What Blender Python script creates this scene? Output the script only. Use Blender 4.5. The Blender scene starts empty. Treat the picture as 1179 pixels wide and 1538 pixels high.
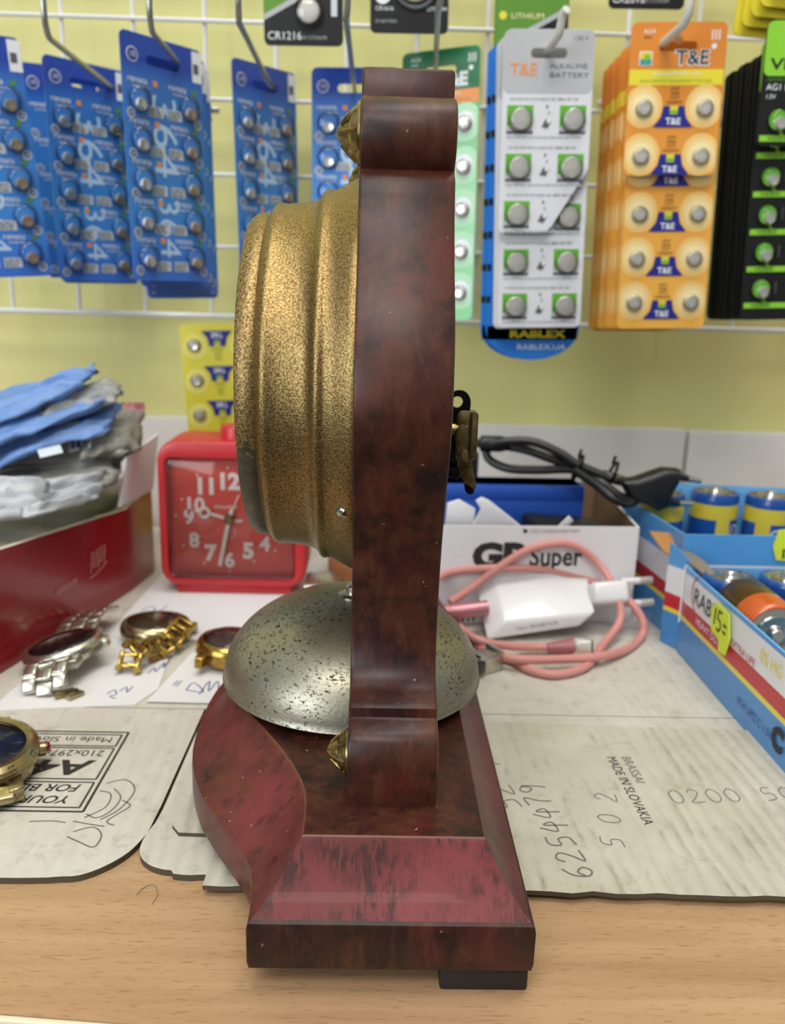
import bpy, bmesh, math, random
from mathutils import Vector, Matrix, Euler
S = bpy.context.scene
COL = S.collection
R = math.radians
random.seed(7)
Vec = Vector

# ------------------------------------------------------------------ materials
def lin(h):
    h = h.lstrip('#')
    c = [int(h[i:i + 2], 16) / 255 for i in (0, 2, 4)]
    return tuple(((x / 12.92) if x <= .04045 else ((x + .055) / 1.055) ** 2.4) for x in c) + (1.0,)

class N:
    """tiny node-graph helper"""
    def __init__(s, name):
        s.m = bpy.data.materials.new(name); s.m.use_nodes = True
        s.t = s.m.node_tree; s.b = s.t.nodes['Principled BSDF']
        s.co = None
    def new(s, t, **k):
        n = s.t.nodes.new(t)
        for a, v in k.items(): setattr(n, a, v)
        return n
    def link(s, a, b): s.t.links.new(a, b)
    def coord(s, scale=(1, 1, 1), rot=(0, 0, 0)):
        if s.co is None: s.co = s.new('ShaderNodeTexCoord')
        mp = s.new('ShaderNodeMapping'); mp.inputs['Scale'].default_value = scale
        mp.inputs['Rotation'].default_value = rot
        s.link(s.co.outputs['Object'], mp.inputs[0]); return mp.outputs[0]
    def noise(s, scale, detail=3, rough=.55, stretch=(1, 1, 1), rot=(0, 0, 0), dist=0):
        n = s.new('ShaderNodeTexNoise'); n.inputs['Scale'].default_value = scale
        n.inputs['Detail'].default_value = detail; n.inputs['Roughness'].default_value = rough
        n.inputs['Distortion'].default_value = dist
        s.link(s.coord(stretch, rot), n.inputs['Vector']); return n.outputs['Fac']
    def vor(s, scale, stretch=(1, 1, 1)):
        n = s.new('ShaderNodeTexVoronoi'); n.inputs['Scale'].default_value = scale
        s.link(s.coord(stretch), n.inputs['Vector']); return n.outputs['Distance']
    def ramp(s, fac, stops):
        n = s.new('ShaderNodeValToRGB'); e = n.color_ramp.elements
        while len(e) < len(stops): e.new(.5)
        for el, (p, c) in zip(e, stops):
            el.position = p; el.color = lin(c) if isinstance(c, str) else (c, c, c, 1)
        s.link(fac, n.inputs[0]); return n.outputs[0]
    def mix(s, fac, a, b, mode='MIX'):
        n = s.new('ShaderNodeMix', data_type='RGBA', blend_type=mode)
        for sock, v in ((n.inputs[0], fac), (n.inputs[6], a), (n.inputs[7], b)):
            if isinstance(v, str): sock.default_value = lin(v)
            elif isinstance(v, (int, float)): sock.default_value = v
            elif isinstance(v, tuple): sock.default_value = v
            else: s.link(v, sock)
        return n.outputs[2]
    def math(s, op, a, b=0.0):
        n = s.new('ShaderNodeMath', operation=op)
        for sock, v in ((n.inputs[0], a), (n.inputs[1], b)):
            if isinstance(v, (int, float)): sock.default_value = v
            else: s.link(v, sock)
        return n.outputs[0]
    def pos(s, axis):
        n = s.new('ShaderNodeSeparateXYZ'); s.link(s.coord(), n.inputs[0]); return n.outputs[axis]
    def color(s, c):
        if isinstance(c, str): s.b.inputs['Base Color'].default_value = lin(c)
        else: s.link(c, s.b.inputs['Base Color'])
        return s
    def set(s, **k):
        for a, v in k.items():
            i = s.b.inputs[a.replace('_', ' ')]
            if isinstance(v, (int, float, tuple)): i.default_value = v
            else: s.link(v, i)
        return s
    def bump(s, h, strength=.3, dist=.001):
        n = s.new('ShaderNodeBump'); n.inputs['Strength'].default_value = strength
        n.inputs['Distance'].default_value = dist
        s.link(h, n.inputs['Height']); s.link(n.outputs[0], s.b.inputs['Normal']); return s

M = {}
def plain(name, col, rough=.5, metal=0.0, var=.06, scale=60, coat=0.0, alpha=1.0, trans=0.0):
    n = N(name)
    f = n.noise(scale, 3)
    c = n.mix(n.math('MULTIPLY', f, var * 2), col, '#000000')
    n.color(c).set(Roughness=rough, Metallic=metal)
    if coat: n.set(Coat_Weight=coat, Coat_Roughness=.08)
    if alpha < 1: n.set(Alpha=alpha)
    if trans: n.set(Transmission_Weight=trans)
    M[name] = n.m
    return n

# ------------------------------------------------------------------ mesh builder
class MB:
    def __init__(s): s.v = []; s.f = []; s.mi = []; s.mats = []; s.sm = []
    def slot(s, m):
        if m not in s.mats: s.mats.append(m)
        return s.mats.index(m)
    def add(s, vs, fs, m, T=None, smooth=True):
        o = len(s.v); k = s.slot(m)
        s.v += [tuple(T @ Vec(p)) if T else tuple(p) for p in vs]
        for f in fs: s.f.append([i + o for i in f]); s.mi.append(k); s.sm.append(smooth)
        return s
    def box(s, c, d, m, T=None, bev=0.0, seg=2):
        bm = bmesh.new(); bmesh.ops.create_cube(bm, size=1)
        bmesh.ops.scale(bm, vec=d, verts=bm.verts); bmesh.ops.translate(bm, vec=c, verts=bm.verts)
        if bev: bmesh.ops.bevel(bm, geom=bm.edges[:], offset=bev, segments=seg, affect='EDGES', profile=.5)
        s.bm(bm, m, T); return s
    def bm(s, bm, m, T=None):
        bm.verts.index_update()
        s.add([v.co[:] for v in bm.verts], [[v.index for v in f.verts] for f in bm.faces], m, T); bm.free(); return s
    def prism(s, poly, a, b, m, T=None, bev=0.0, seg=2, axis='z'):
        """poly in 2-D, extruded between a and b along axis (z: xy-poly, x: yz-poly, y: xz-poly)"""
        def p3(p, h):
            return {'z': (p[0], p[1], h), 'x': (h, p[0], p[1]), 'y': (p[0], h, p[1])}[axis]
        bm = bmesh.new()
        lo = [bm.verts.new(p3(p, a)) for p in poly]; hi = [bm.verts.new(p3(p, b)) for p in poly]
        n = len(poly)
        caps = [bm.faces.new(lo[::-1]), bm.faces.new(hi)]
        for i in range(n): bm.faces.new((lo[i], lo[(i + 1) % n], hi[(i + 1) % n], hi[i]))
        bmesh.ops.recalc_face_normals(bm, faces=bm.faces)
        if bev:
            es = [e for e in bm.edges if any(f in caps for f in e.link_faces)]
            bmesh.ops.bevel(bm, geom=es, offset=bev, segments=seg, affect='EDGES', profile=.5)
        return s.bm(bm, m, T)
    def plate(s, outer, hole, a, b, m, T=None, axis='y'):
        """a flat plate (xz polygon) with one hole, thickness from a to b along y"""
        bm = bmesh.new()
        def loop(p): return [bm.verts.new((q[0], a, q[1])) for q in p]
        o = loop(outer); h = loop(hole)
        eds = [bm.edges.new((l[i], l[(i + 1) % len(l)])) for l in (o, h) for i in range(len(l))]
        bmesh.ops.triangle_fill(bm, use_beauty=True, edges=eds)
        r = bmesh.ops.extrude_face_region(bm, geom=bm.faces[:])
        bmesh.ops.translate(bm, vec=(0, b - a, 0), verts=[e for e in r['geom'] if isinstance(e, bmesh.types.BMVert)])
        bmesh.ops.recalc_face_normals(bm, faces=bm.faces)
        return s.bm(bm, m, T)
    def lathe(s, prof, m, T=None, n=48, close=False):
        """prof: (radius, height) about local z"""
        vs = []; fs = []; k = len(prof)
        for i in range(n):
            a = 2 * math.pi * i / n
            vs += [(r * math.cos(a), r * math.sin(a), z) for r, z in prof]
        for i in range(n):
            j = (i + 1) % n
            for q in range(k - 1): fs.append((i * k + q, j * k + q, j * k + q + 1, i * k + q + 1))
            if close: fs.append((i * k + k - 1, j * k + k - 1, j * k, i * k))
        bm = bmesh.new(); bv = [bm.verts.new(v) for v in vs]
        for f in fs: bm.faces.new([bv[i] for i in f])
        bmesh.ops.remove_doubles(bm, verts=bm.verts, dist=1e-6)
        bmesh.ops.recalc_face_normals(bm, faces=bm.faces)
        return s.bm(bm, m, T)
    def tube(s, pts, r, m, T=None, n=8, closed=False, smooth=0):
        P = [Vec(p) for p in pts]
        if smooth: P = spline(P, smooth, closed)
        k = len(P); vs = []; fs = []; up = None
        for i in range(k):
            a = P[(i - 1) % k] if (closed or i) else P[0]
            b = P[(i + 1) % k] if (closed or i < k - 1) else P[-1]
            t = (b - a).normalized()
            if up is None: up = Vec((0, 0, 1)) if abs(t.z) < .9 else Vec((1, 0, 0))
            x = up - t * up.dot(t); x.normalize(); up = x
            y = t.cross(x); rr = r(i / (k - 1)) if callable(r) else r
            vs += [P[i] + (x * math.cos(2 * math.pi * q / n) + y * math.sin(2 * math.pi * q / n)) * rr for q in range(n)]
        for i in range(k if closed else k - 1):
            j = (i + 1) % k
            for q in range(n): fs.append((i * n + q, i * n + (q + 1) % n, j * n + (q + 1) % n, j * n + q))
        if not closed: fs.append(tuple(range(n))[::-1]); fs.append(tuple(range((k - 1) * n, k * n)))
        return s.add(vs, fs, m, T)
    def poly(s, pts, m, T=None): return s.add(pts, [tuple(range(len(pts)))], m, T, smooth=False)
    def ribbon(s, pts, w, m, T=None, z=0.0, closed=False):
        """flat pen stroke in the local xy plane"""
        P = [Vec((p[0], p[1], z)) for p in pts]; k = len(P); vs = []
        for i in range(k):
            a = P[(i - 1) % k] if (closed or i) else P[0]
            b = P[(i + 1) % k] if (closed or i < k - 1) else P[-1]
            t = (b - a); t = t.normalized() if t.length else Vec((1, 0, 0))
            nn = Vec((-t.y, t.x, 0)) * w / 2
            vs += [P[i] + nn, P[i] - nn]
        fs = [(2 * i, 2 * i + 1, 2 * ((i + 1) % k) + 1, 2 * ((i + 1) % k)) for i in range(k if closed else k - 1)]
        return s.add(vs, fs, m, T, smooth=False)
    def text(s, t, size, m, T=None, align='LEFT', sx=1.0, bold=0.0, z=0.0, shear=0.0):
        vs, fs = text_mesh(t, align, bold / max(size, 1e-6))
        vs = [(v[0] * size * sx + v[1] * size * shear, v[1] * size, z) for v in vs]
        return s.add(vs, fs, m, T, smooth=False)
    def build(s, name, parent=None, world=False, angle=35, mods=None):
        me = bpy.data.meshes.new(name)
        vs = s.v
        if world and parent:
            mw = parent.matrix_basis.copy(); q = parent.parent
            while q: mw = q.matrix_basis @ mw; q = q.parent
            mw.invert(); vs = [tuple(mw @ Vec(v)) for v in vs]
        me.from_pydata(vs, [], s.f)
        for m in s.mats: me.materials.append(M[m])
        me.polygons.foreach_set('material_index', s.mi)
        me.polygons.foreach_set('use_smooth', s.sm)
        me.set_sharp_from_angle(angle=R(angle)); me.update()
        o = bpy.data.objects.new(name, me); COL.objects.link(o)
        if parent: o.parent = parent
        return o

def spline(P, n, closed=False):
    out = []; k = len(P)
    for i in range(k if closed else k - 1):
        p = [P[(i + d) % k] if closed else P[min(max(i + d, 0), k - 1)] for d in (-1, 0, 1, 2)]
        for q in range(n):
            t = q / n
            out.append(.5 * ((2 * p[1]) + (p[2] - p[0]) * t + (2 * p[0] - 5 * p[1] + 4 * p[2] - p[3]) * t * t + (3 * p[1] - p[0] - 3 * p[2] + p[3]) * t ** 3))
    if not closed: out.append(P[-1])
    return out

_tc = {}
def text_mesh(t, align, bold):
    k = (t, align, round(bold, 3))
    if k not in _tc:
        c = bpy.data.curves.new('t', 'FONT'); c.body = t; c.size = 1; c.align_x = align
        c.resolution_u = 3; c.offset = bold
        o = bpy.data.objects.new('t', c); COL.objects.link(o)
        bpy.context.view_layer.update()
        me = bpy.data.meshes.new_from_object(o.evaluated_get(bpy.context.evaluated_depsgraph_get()))
        _tc[k] = ([v.co[:] for v in me.vertices], [list(p.vertices) for p in me.polygons])
        bpy.data.objects.remove(o); bpy.data.curves.remove(c); bpy.data.meshes.remove(me)
    return _tc[k]

def rrect(w, h, r, n=5, cx=0, cy=0):
    out = []
    for sx, sy, a0 in ((1, 1, 0), (-1, 1, 90), (-1, -1, 180), (1, -1, 270)):
        for i in range(n + 1):
            a = R(a0 + 90 * i / n)
            out.append((cx + sx * (w / 2 - r) + r * math.cos(a), cy + sy * (h / 2 - r) + r * math.sin(a)))
    return out
def circ(r, n=24, cx=0, cy=0): return [(cx + r * math.cos(2 * math.pi * i / n), cy + r * math.sin(2 * math.pi * i / n)) for i in range(n)]

def thing(name, label, cat, loc=(0, 0, 0), rot=(0, 0, 0), group=None):
    o = bpy.data.objects.new(name, None); COL.objects.link(o)
    o.empty_display_size = .01
    o.location = loc; o.rotation_euler = rot
    bpy.context.view_layer.update()
    o['label'] = label; o['category'] = cat
    if group: o['group'] = group
    return o
def tag(o, label, cat, group=None):
    o['label'] = label; o['category'] = cat
    if group: o['group'] = group
    return o
def struct(o): o['kind'] = 'structure'; return o
def copy_tree(o, parent=None):
    c = o.copy(); COL.objects.link(c)
    if parent: c.parent = parent
    for ch in list(o.children): copy_tree(ch, c)
    return c
def Tm(loc=(0, 0, 0), rot=(0, 0, 0), sc=1.0):
    return Matrix.Translation(loc) @ Euler(rot).to_matrix().to_4x4() @ Matrix.Scale(sc, 4)
def frame(o, x, y):
    """matrix with origin o, local x along x, local y along y"""
    x = Vec(x).normalized(); y = Vec(y); y = (y - x * y.dot(x)).normalized(); z = x.cross(y)
    return Matrix(((x.x, y.x, z.x, o[0]), (x.y, y.y, z.y, o[1]), (x.z, y.z, z.z, o[2]), (0, 0, 0, 1)))
FRONT = Matrix(((1, 0, 0, 0), (0, 0, -1, 0), (0, 1, 0, 0), (0, 0, 0, 1)))   # xy drawing -> xz plane facing -y
# ------------------------------------------------------------------ camera, light
cam = bpy.data.cameras.new('camera'); co = bpy.data.objects.new('camera', cam); COL.objects.link(co)
ax, ay, az = (0.9994966633336623, -0.022681752277513838, -0.022180128459893592), (-0.015888698245432722, 0.2472436458679531, -0.9688230637458978), (0.027458500558870086, 0.9686878329428649, 0.24675881555785367)
H = 0.17
co.matrix_world = Matrix(((ax[0], ax[1], ax[2], 0), (ay[0], ay[1], ay[2], 0), (az[0], az[1], az[2], H), (0, 0, 0, 1)))
cam.sensor_fit = 'VERTICAL'; cam.sensor_height = 24; cam.lens = 1250 / 1538 * 24
cam.clip_start = .01; cam.clip_end = 20
cam.dof.use_dof = True; cam.dof.focus_distance = .232; cam.dof.aperture_fstop = 9.5
S.camera = co
S.view_settings.view_transform = 'Standard'; S.view_settings.look = 'None'
S.view_settings.exposure = 0.04; S.view_settings.gamma = 1.0
w = bpy.data.worlds.new('room_light'); S.world = w; w.use_nodes = True
wt = w.node_tree; bg = wt.nodes['Background']; tc = wt.nodes.new('ShaderNodeTexCoord'); sp = wt.nodes.new('ShaderNodeSeparateXYZ'); cr = wt.nodes.new('ShaderNodeValToRGB')
wt.links.new(tc.outputs['Generated'], sp.inputs[0]); mr_ = wt.nodes.new('ShaderNodeMapRange'); mr_.inputs[1].default_value = -1; mr_.inputs[2].default_value = 1
wt.links.new(sp.outputs[2], mr_.inputs[0]); wt.links.new(mr_.outputs[0], cr.inputs[0]); wt.links.new(cr.outputs[0], bg.inputs[0])
e_ = cr.color_ramp.elements; e_[0].position = .42; e_[0].color = (.16, .15, .14, 1); e_[1].position = .95; e_[1].color = (.86, .90, .92, 1)   # dim shop below, pale ceiling above
bg.inputs[1].default_value = .75
def area(name, loc, target, sx, sy, power, col):
    l = bpy.data.lights.new(name, 'AREA'); l.shape = 'RECTANGLE'; l.size = sx; l.size_y = sy
    l.energy = power; l.color = col
    o = bpy.data.objects.new(name, l); COL.objects.link(o); o.location = loc
    o.rotation_euler = (Vec(target) - Vec(loc)).to_track_quat('-Z', 'Y').to_euler()
    return o
area('ceiling_lamp', (-.25, -.72, 1.35), (-.05, .30, .05), .9, .35, 12, (1, .96, .90))
area('ceiling_lamp_far', (.10, .15, 1.6), (0, .35, 0), .9, .3, 11, (1, .96, .90))
area('shop_window', (-1.15, -1.15, .50), (0, .3, .12), 1.0, .8, 17, (.88, .95, 1))

# ------------------------------------------------------------------ materials of the setting
n = N('wall_paint'); f = n.noise(6, 4); f2 = n.noise(300, 2)
n.color(n.ramp(f, [(.3, '#cfcb84'), (.7, '#d6d28e')])).set(Roughness=.6).bump(f2, .12, .0006); M['wall_paint'] = n.m
n = N('beech'); g = n.noise(1.0, 5, .6, (7, 120, 7), (0, 0, R(2))); fl = n.noise(1.0, 2, .5, (190, 1500, 190), (0, 0, R(2)))
base = n.ramp(g, [(.3, '#9f7c5a'), (.55, '#b08e6a'), (.75, '#bb9b78')])
flm = n.ramp(fl, [(.60, 0.0), (.66, 1.0)])
n.color(n.mix(n.math('MULTIPLY', flm, .5), base, '#8a5f3a')).set(Roughness=.42).bump(fl, .05, .0003); M['beech'] = n.m
plain('edge_band', '#e3d8bb', .5); plain('white_board', '#dcdad6', .5, var=.03)
plain('wire', '#e4e5e4', .32); plain('hook_metal', '#a7a8a4', .3, .75); plain('hook_white', '#d9d8cf', .35)

# ------------------------------------------------------------------ setting
b = MB(); b.box((0.1, .65, .9), (2.6, .06, 2.2), 'wall_paint'); struct(b.build('wall_back'))
b = MB(); b.box((-.44, .6135, .02), (1.34, .012, .1255), 'white_board', bev=.001); o = struct(b.build('trim_1'))
b = MB(); b.box((.556, .6125, .02), (.648, .014, .1235), 'white_board', bev=.001); o = struct(b.build('trim_2'))
desk = thing('desk', 'long beech laminate desk top carrying everything, with a pale edge strip', 'desk', (0, .38, -.022))
e0 = Vec((-0.0878, 0.1668, 0)); e1 = Vec((-0.0631, 0.1648, 0)); d = (e1 - e0).normalized()
A = e0 - d * .9; B = e1 + d * 1.1
b = MB(); b.prism([(A.x, A.y), (B.x, B.y), (B.x, .606), (A.x, .606)], -.022, 0, 'beech'); b.build('desk_top', desk, world=True)
nv = Vec((d.y, -d.x, 0))
b = MB(); b.prism([(A.x, A.y), (B.x, B.y), (B.x + nv.x * .0018, B.y + nv.y * .0018), (A.x + nv.x * .0018, A.y + nv.y * .0018)], -.022, -.0002, 'edge_band', bev=.0004)
b.build('edge_strip', desk, world=True)
b = MB(); b.box((0, .40, -.40), (2.2, .02, .756), 'beech'); b.build('support_panel', desk, world=True)
# ------------------------------------------------------------------ the mantel clock
def wood(name, a, bcol, c, d):
    n = N(name)
    f = n.noise(38, 5, .6, (1, .7, 1)); g = n.noise(150, 4, .7, (1, 1, .25)); h = n.noise(26, 4, .6, (1, 1, 1), (0, 0, R(35)))
    base = n.ramp(f, [(.30, a), (.43, bcol), (.55, c), (.68, d)])
    st = n.noise(1, 5, .7, (260, 260, 55)); base = n.mix(n.math('MULTIPLY', n.ramp(st, [(.50, 0.0), (.66, 1.0)]), .55), base, '#5b3420')
    pt = n.noise(75, 5, .65); base = n.mix(n.math('MULTIPLY', n.ramp(pt, [(.50, 0.0), (.66, 1.0)]), .40 if name == 'base_wood' else .9), base, a)
    sc = n.ramp(g, [(.54, 0.0), (.66, 1.0)])
    col = n.mix(n.math('MULTIPLY', sc, .5), base, '#160c0a')
    sp = n.noise(420, 2, .5); col = n.mix(n.ramp(sp, [(.74, 0.0), (.77, .55)]), col, '#a08f80')
    n.color(col).set(Coat_Weight=.10, Coat_Roughness=.3, Specular_IOR_Level=.28)
    rr = n.new('ShaderNodeMapRange'); n.link(h, rr.inputs[0]); rr.inputs[3].default_value = .30; rr.inputs[4].default_value = .55
    n.link(rr.outputs[0], n.b.inputs['Roughness'])
    n.bump(n.math('ADD', n.math('MULTIPLY', g, .5), f), .10, .0006); M[name] = n.m
wood('case_wood', '#1a0d0b', '#3a1814', '#462519', '#551b18')
wood('base_wood', '#2a1614', '#4d2020', '#60282a', '#6d2b32')
# long end bevel: red stain worn through in slanting dark scratches
n = N('worn_red'); f = n.noise(30, 4, .6); g = n.noise(1, 4, .75, (560, 110, 160), (0, 0, R(-34)))
base = n.ramp(f, [(.3, '#552720'), (.5, '#692a2c'), (.7, '#753335')])
big = n.noise(70, 3, .6); m = n.math('MULTIPLY', n.ramp(g, [(.44, 0.0), (.56, 1.0)]), n.ramp(big, [(.38, 0.0), (.55, 1.0)]))
n.color(n.mix(n.math('MULTIPLY', m, .75), base, '#221412')).set(Roughness=.55, Coat_Weight=.05, Specular_IOR_Level=.3).bump(g, .08, .0005); M['worn_red'] = n.m
plain('ridge_brown', '#70402a', .45, var=.25, scale=90)  # orange-brown ring along the top edge of the base bevel
wood('end_wood', '#1a120e', '#2b1a13', '#382018', '#471d1a')
n = N('gold_paint'); f = n.noise(1900, 3, .6); f2 = n.noise(3200, 2, .5); f3 = n.noise(30, 3)
col = n.mix(n.ramp(f, [(.38, 0.0), (.62, 1.0)]), n.ramp(f3, [(.3, '#5f4c2c'), (.7, '#6f5b38')]), '#a48b5a')
n.color(col).set(Metallic=.9, Roughness=.36).bump(n.math('ADD', f, n.math('MULTIPLY', f2, .6)), .30, .0004); M['gold_paint'] = n.m
n = N('rim_metal')   # gold paint of the rim, flaked off to grey metal along its lower side
z = n.pos('Z'); f = n.noise(1500, 3, .6); e = n.noise(170, 4, .7)
y = n.pos('X')
m = n.ramp(n.math('ADD', z, n.math('MULTIPLY', n.math('ADD', e, -.5), .016)), [(.120 / .25 * .5, 1.0), (.121 / .25 * .5, 0.0)])
mm = n.math('LESS_THAN', n.math('ADD', z, n.math('MULTIPLY', n.math('ADD', e, -.5), .02)), .128)
gold = n.mix(n.ramp(f, [(.38, 0.0), (.62, 1.0)]), '#5f4c2c', '#a48b5a')
n.color(n.mix(mm, gold, n.ramp(e, [(.3, '#4d4b3f'), (.7, '#6c695c')]))).set(Metallic=.8, Roughness=.42).bump(f, .3, .0005); M['rim_metal'] = n.m
n = N('bell_metal'); f = n.noise(600, 5, .78, (1, 1, 1.8)); g = n.noise(45, 3); h = n.noise(900, 2)
sp = n.math('MULTIPLY', n.ramp(f, [(.545, 0.0), (.60, 1.0)]), n.ramp(g, [(.40, .25), (.56, 1.0)]))
col = n.mix(sp, n.ramp(n.noise(40, 4), [(.3, '#8c8874'), (.7, '#a8a597')]), '#2b2418')
n.color(col).set(Metallic=.9, Roughness=.40).bump(n.math('ADD', n.math('MULTIPLY', sp, -.6), n.math('MULTIPLY', h, .4)), .25, .0006); M['bell_metal'] = n.m
n = N('brass'); f = n.noise(200, 4); n.color(n.ramp(f, [(.35, '#5c4b2a'), (.65, '#a08f60')])).set(Metallic=.95, Roughness=.28); M['brass'] = n.m
plain('steel', '#c9c9c4', .22, 1.0); plain('black_steel', '#15120f', .35, .6); plain('black_foot', '#1b1715', .6)
plain('dial_paper', '#e6e0cf', .6); plain('ink', '#151515', .6)
n = N('glass'); n.color('#ffffff').set(Roughness=.03, Transmission_Weight=1.0, IOR=1.45); M['glass'] = n.m

CX0, CY0 = .0064, .277
clock = thing('mantel_clock', 'old red-brown wooden mantel clock seen from its side, with gold bezel and silver bell', 'clock', (CX0, CY0, 0))
# base: bow-fronted slab, hollow bevel all round, flat top
left_o = [(.173, -.0291), (.181, -.0292), (.188, -.0300), (.1947, -.0316), (.201, -.0345), (.209, -.0398), (.2185, -.0460), (.2287, -.0519), (.238, -.0557), (.247, -.0583), (.256, -.0600), (.266, -.0609), (.277, -.0612)]
left_i = [(.187, -.0163), (.190, -.0163), (.194, -.0163), (.200, -.0165), (.206, -.0172), (.2125, -.0190), (.220, -.0220), (.2287, -.0262), (.2375, -.0312), (.247, -.0370), (.256, -.0425), (.266, -.0465), (.277, -.0482)]
XR, XRI = .0424, .0303
def ring_of(L, xr, z, ins):
    half = [(x + ins, y) for y, x in L]
    full = half + [(x, 2 * CY0 - y) for x, y in half[-2::-1]]
    if ins:
        y0 = full[0][1] + ins; y1 = full[-1][1] - ins
        full = [(x, min(max(y, y0), y1)) for x, y in full]
    ya, yb = full[0][1], full[-1][1]
    right = [(xr - ins, yb + (ya - yb) * i / 6) for i in range(7)]
    return [(x, y, z) for x, y in full] + [(x, y, z) for x, y in right]
def blend(t, s): return [(yo + (yi - yo) * t, xo + (xi - xo) * t) for (yo, xo), (yi, xi) in zip(left_o, left_i)], XR + (XRI - XR) * t
rings = [ring_of(left_o, XR, .0062, .0022), ring_of(left_o, XR, .0078, .0004), ring_of(left_o, XR, .010, 0), ring_of(left_o, XR, .0193, 0), ring_of(left_o, XR, .0208, .0003), ring_of(left_o, XR, .0214, .0011)]
for t, zz in ((.10, .0220), (.25, .0234), (.42, .0256), (.6, .0286), (.78, .0321), (.92, .0352), (.965, .0361), (1.0, .0364)):
    L, xr = blend(.06 + .94 * t, 0); rings.append(ring_of(L, xr, zz, 0))
n_ = len(rings[0]); bm_ = MB(); NL = 2 * len(left_o) - 1
vs = [p for r in rings for p in r]
k = len(rings)
groups = {}
for q in range(k - 1):
    for i in range(n_):
        j = (i + 1) % n_
        end = (i == n_ - 1) or (i == NL - 1)
        mt = 'ridge_brown' if q == k - 2 else ('worn_red' if end else 'base_wood') if q >= 5 else ('end_wood' if end or i >= NL - 1 else 'base_wood')
        groups.setdefault(mt, []).append((q * n_ + i, q * n_ + j, (q + 1) * n_ + j, (q + 1) * n_ + i))
groups.setdefault('end_wood', []).append(tuple(range(n_))[::-1])
groups.setdefault('case_wood', []).append(tuple(range((k - 1) * n_, k * n_)))
o = 0
for p in vs: bm_.v.append(p)
for mt, fs in groups.items():
    s_ = bm_.slot(mt)
    for f in fs: bm_.f.append(list(f)); bm_.mi.append(s_); bm_.sm.append(True)
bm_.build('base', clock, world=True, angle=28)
for (fx, fy, fw, fd) in ((.0306, .1825, .0225, .015), (.0306, 2 * CY0 - .1825, .0225, .015), (-.040, .277, .020, .020)):
    b = MB(); b.box((fx, fy, .0036), (fw, fd, .0072), 'black_foot', bev=.0008); b.build('foot', clock, world=True)
# case: lyre-shaped slab standing over the bell
half = [(.2000, .0363), (.1987, .0420), (.1984, .0490), (.1994, .0550), (.2020, .0578), (.2062, .0586), (.2070, .0592), (.2072, .0618), (.2085, .0628), (.2130, .0637), (.2172, .0662), (.2196, .0710), (.2204, .0780), (.2200, .0880), (.2184, .0980), (.2152, .1085), (.2108, .1185), (.2056, .1295), (.2022, .1390), (.2016, .1450), (.2030, .1530), (.2065, .1630), (.2115, .1730), (.2165, .1815), (.2205, .1895), (.2225, .1955), (.2236, .1990), (.2248, .2009), (.2262, .2015)]
for i in range(11):
    a = R(236 - 14.2 * i) ; half.append((.2325 + .0098 * math.cos(a), .2105 + .0098 * math.sin(a)))
half += [(.2380, .2198), (.2382, .2280), (.2388, .2286), (.2580, .2290), (CY0, .2292)]
inner = [(.2228, .0363), (.2232, .0560), (.2262, .0640), (.2300, .0720), (.2385, .0790), (.2500, .0822), (.2640, .0836), (CY0, .0838)]
mir = lambda L: [(2 * CY0 - y, z) for y, z in L]
outline = half + mir(half[:-1])[::-1] + mir(inner[:-1]) + inner[::-1]
b = MB(); b.prism(outline, -.0057, .0187, 'case_wood', axis='x', bev=.0009); case_ = b.build('case', clock, world=True, angle=42)
LX = Matrix(((0, 0, -1, 0), (1, 0, 0, 0), (0, -1, 0, 0), (0, 0, 0, 1)))   # local z -> -X
BZ = Matrix.Translation((-.0057, CY0, .144)) @ LX
b = MB(); b.lathe([(.0505, -.001), (.0620, -.0004), (.0622, .0006), (.0615, .0022), (.0600, .0052), (.0584, .0080), (.0585, .0090), (.0587, .0098), (.0586, .0106), (.0580, .0113), (.0570, .0119), (.0560, .0127), (.0553, .0140), (.0547, .0165), (.0543, .0200), (.0541, .0228), (.0543, .0240), (.0543, .0250), (.0538, .0259), (.0528, .0266), (.0519, .0271), (.0512, .0276), (.0495, .0270), (.0495, -.001)], 'gold_paint', BZ, n=96)
bez = b.build('bezel', clock, world=True, angle=50)
b = MB(); b.lathe([(.0500, .0268), (.0510, .0274), (.0514, .0284), (.0513, .0300), (.0509, .0318), (.0500, .0330), (.0490, .0333), (.0482, .0328), (.0480, .0300), (.0490, .0268)], 'rim_metal', BZ, n=96); b.build('bezel_rim', bez, world=True, angle=30)
b = MB(); b.lathe([(0, .0160), (.0485, .0160), (.0485, .0150), (0, .0150)], 'dial_paper', BZ, n=64)
for i in range(12):
    a = R(30 * i); b.text(['12', '1', '2', '3', '4', '5', '6', '7', '8', '9', '10', '11'][i], .011, 'ink', BZ @ Matrix.Scale(-1, 4, (0, 1, 0)) @ Matrix.Scale(1, 4) @ Tm((.037 * math.sin(a), .037 * math.cos(a) - .004, .0163)), align='CENTER')
b.build('dial', clock, world=True)
b = MB(); b.lathe([(0, .0290), (.025, .0286), (.0488, .0275), (.0488, .0268), (.025, .0279), (0, .0283)], 'glass', BZ, n=48); b.build('bezel_glass', bez, world=True)
# little steel screw holding the bezel
T_ = frame((-.0085, .2262, .1128), (0, .6, .8), (-.6, .64, -.48))
b = MB(); b.lathe([(0, .0022), (.0014, .0019), (.0022, .0010), (.0023, -.003)], 'steel', T_, n=16); b.build('bezel_screw', bez, world=True)
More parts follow.
